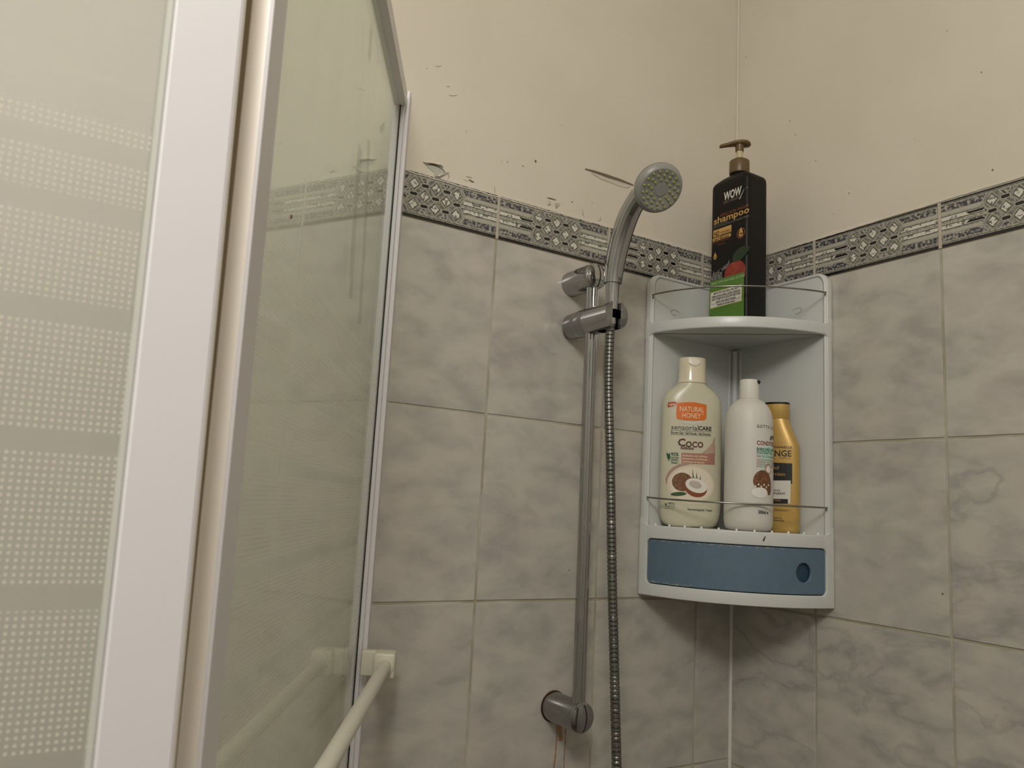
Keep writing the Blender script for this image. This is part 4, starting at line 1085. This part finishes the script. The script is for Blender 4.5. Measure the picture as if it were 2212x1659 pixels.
bm = bmesh.new(); lathe(bm, [(0, .2840), (.0064, .2842), (.0068, .2900), (.0072, .2960), (0, .2965)], 28)
hd_ = obj('pump_head', bm, GP, pump, 40)
bm = bmesh.new()
# actuator: flat teardrop with a long spout pointing left of the picture
prf = [(-.0315, .0020, .2920, .0015), (-.0300, .0030, .2928, .0030), (-.018, .0050, .2955, .0036), (-.008, .0085, .2975, .0042), (.002, .0110, .2978, .0050), (.010, .0105, .2972, .0048), (.015, .0075, .2962, .0038), (.0172, .0030, .2955, .0016)]
rings = []
for x, b, zc4, hgt4 in prf:
    rings.append([bm.verts.new((x, b * math.cos(2 * math.pi * i / 20), zc4 + hgt4 * math.sin(2 * math.pi * i / 20))) for i in range(20)])
for a, b in zip(rings, rings[1:]):
    for i in range(20): bm.faces.new((a[i], a[(i + 1) % 20], b[(i + 1) % 20], b[i]))
bm.faces.new(rings[0][::-1]); bm.faces.new(rings[-1])
sp = obj('spout', bm, GP, hd_, 50); sp.rotation_euler = (0, 0, R_(52))
U = lambda x, y: to_local(pump, x, y, hd); P = Print(lambda u, z, l: (u, -hd - l, z))
def bt(s, x0, x1, y, hp_, m, **k):            # (x0, y): left end of the baseline in the photograph
    a = U(x0, y); h = abs(U(x0, y - hp_)[1] - a[1]); b = U(x1, y); P.txt(s, a[0], a[1], h, m, width=b[0] - a[0], **k)
bt('WOW', 1564, 1602, 434, 17, C_['white'], bold=.03, shear=.1); bt('SKIN SCIENCE', 1563, 1596, 441.5, 4.2, C_['grey'])
a = U(1598, 430); b = U(1608, 408); P.shape([(a[0] - .001, a[1]), (a[0] + .001, a[1]), (b[0] + .0002, b[1]), (b[0] - .0003, b[1])], C_['white'], .0004)
bt('TM', 1610, 1616, 409, 3.5, C_['grey']); a = U(1563, 436); b = U(1596, 429); P.line(a[0], U(1563, 436)[1], b[0], a[1], .0003, C_['brown'])
bt('APPLE CIDER VINEGAR', 1556, 1618, 469, 5.5, C_['brown']); bt('shampoo', 1542, 1618, 486, 13.5, C_['gold'], bold=.018)
bt('GENTLE & NATURAL', 1542, 1572, 490.5, 3.4, C_['grey']); bt('DETOX FORMULATION FOR STRESSED TRESSES', 1541, 1618, 495, 3.4, C_['grey'])
def face_rect(x0, x1, y0, y1, m, r=.001, lift=.0003):
    a, b = U(x0, y0), U(x1, y0); z1_ = U(x0, y1)[1]; P.shape(rrect(a[0], b[0], a[1], z1_, r, 4), m, lift)
face_rect(1541, 1580, 514, 499, C_['gold']); bt('NO', 1543, 1554, 512, 10, C_['black'], lift=.0006, bold=.02)
for i, s in enumerate(('PARABENS', 'SULPHATES', 'SILICONES')): bt(s, 1557, 1578, 504 + i * 4.2, 3, C_['black'], lift=.0006)
face_rect(1540, 1579, 523.5, 516, C_['gold']); bt('DHT Blockers', 1543, 1575, 522, 4.8, C_['black'], lift=.0006, bold=.02)
bt('DERMATOLOGICALLY', 1540, 1577, 528, 3.2, C_['brown']); bt('TESTED', 1550, 1566, 531.5, 3, C_['brown'])
c = U(1601, 505); k_ = .0006
P.shape(ell(c[0], c[1] + .001, 14 * k_, 13.5 * k_, 30), C_['brown'], .0003); P.shape(ell(c[0], c[1] + .001, 11.5 * k_, 11 * k_, 30), BK, .0004); P.shape(ell(c[0], c[1], 8 * k_, 7.5 * k_, 24), C_['gold'], .0005)
P.shape([(c[0] - .0035, c[1] + .004), (c[0], c[1] + .0105), (c[0] + .0035, c[1] + .004), (c[0], c[1] + .001)], C_['gold'], .0006); P.txt('100%', c[0] - .0045, c[1] - .0012, .0026, C_['black'], .0009, width=.009, bold=.02)
c = U(1545, 556); P.shape([(c[0] + .0036 * math.sin(R_(a)), c[1] - .0038 * math.cos(R_(a))) for a in range(-120, 121, 20)] + [(c[0], c[1] + .0085)], C_['gold'], .0003)
P.txt('pH', c[0] - .0024, c[1] - .0014, .0030, C_['black'], .0006, width=.0048, bold=.02)
c = U(1601, 548); P.shape([(c[0] + .0170 * math.cos(t) * (abs(math.cos(t)) ** .3), c[1] + .0105 * math.sin(t) * (1 - .35 * math.cos(t)) + .005 * math.cos(t)) for t in (2 * math.pi * i / 26 for i in range(26))], mat('print_dark_leaf', (30, 50, 26), rough=.4), .0003)
c = U(1588, 590); AP = mat('print_apple', (132, 36, 24), rough=.35, mottled=(60, (160, 70, 40), .5, .75)); SPL = mat('print_splash', (120, 118, 116), rough=.4, mottled=(500, (60, 58, 56), .45, .6))
P.shape([(c[0] + .0215 * math.cos(t), c[1] + .0200 * math.sin(t) - .0022 * math.exp(-((t - math.pi / 2) / .3) ** 2)) for t in (2 * math.pi * i / 36 for i in range(36))], AP, .0004)
base = U(1535, 608); rnd = random.Random(2)
pts = [(base[0], base[1])]; x = base[0]
while x < base[0] + .024: pts.append((x, base[1] + .004 + rnd.uniform(.002, .013))); x += .0014
pts.append((x, base[1])); P.shape(pts[::-1], SPL, .0005)
a = U(1566, 577); P.shape([(a[0] - .010, a[1] - .006), (a[0], a[1] - .004), (a[0] + .009, a[1] + .001), (a[0] + .010, a[1] + .010), (a[0] + .005, a[1] + .004), (a[0] - .002, a[1] + .002), (a[0] - .006, a[1] - .002), (a[0] - .013, a[1] - .0015), (a[0] - .0155, a[1] - .007)], SPL, .0005)
GR = mat('print_lime', (84, 124, 44), rough=.35); ub = -hw + .0008; ut = hw - .0040; zb = .0015; ztop = U(1535, 609)[1]
P.shape([(ub + .002, zb), (ut, zb), (ut, ztop + .001), (ub + .002, ztop)], GR, .0006)
bt('MADE WITH NATURAL ACTIVES', 1537, 1609, 617, 4.8, mat('print_lime_white', (190, 204, 170), rough=.4), lift=.0009)
z1_ = U(1535, 633)[1]; z0_ = U(1535, 668)[1]; P.shape([(ub + .004, z0_), (ut - .004, z0_ + .001), (ut - .004, z1_ + .001), (ub + .004, z1_)], mat('print_yellow_line', (180, 160, 60), rough=.4), .0007)
P.shape([(ub + .0046, z0_ + .0007), (ut - .0046, z0_ + .0017), (ut - .0046, z1_ + .0004), (ub + .0046, z1_ - .0006)], C_['white'], .0008)
sp_ = (z1_ - z0_) / 6.2; xm = (ub + ut) / 2
for i, s in enumerate(('MADE WITH NATURAL AND RAW', 'HIMALAYAN APPLE CIDER VINEGAR', 'HELPS REMOVE BUILDUPS RESTORE', 'SHINE AND SMOOTHNESS', 'Suitable for all hair types')):
    wd = (.050, .058, .058, .040, .036)[i]; P.txt(s, xm - wd / 2, z1_ - sp_ * (1.1 + i * 1.12), sp_ * .72, C_['dark'], .0011, width=wd, bold=.02)
for i in (2.05, 4.3): P.line(xm - .029, z1_ - sp_ * (i + .35), xm + .029, z1_ - sp_ * (i + .30), .0003, C_['dark'], .0011)
P.txt('MADE IN INDIA', xm - .014, zb + .004, .0024, MATS['print_lime_white'], .0009, width=.024)
P.build('printed_label', pump)
# clump of hair / dirt on the shelf front
me = plate([[(0, 0), (.0012, .001), (.0020, .0045), (.0032, .0062), (.0022, .0072), (.0008, .0040), (-.0006, .0020)]], .0008)
p0 = at(1648, 1158, X=-.12)
ti = min(range(400), key=lambda i: abs((lambda P_: CR.dot(P_ - CP) / CF.dot(P_ - CP) * FPX + 1106 - 1648)(onarc(Vector((AL * i / 400, zz(-.398), 0))) - Vector((0, 0, SZ)))))
me = bent(me, lambda v: onarc(Vector((v.x + AL * ti / 400, v.y + zz(-.4005), v.z + .0032)), .0020)); link('black_mark', me, shelf, DARK)
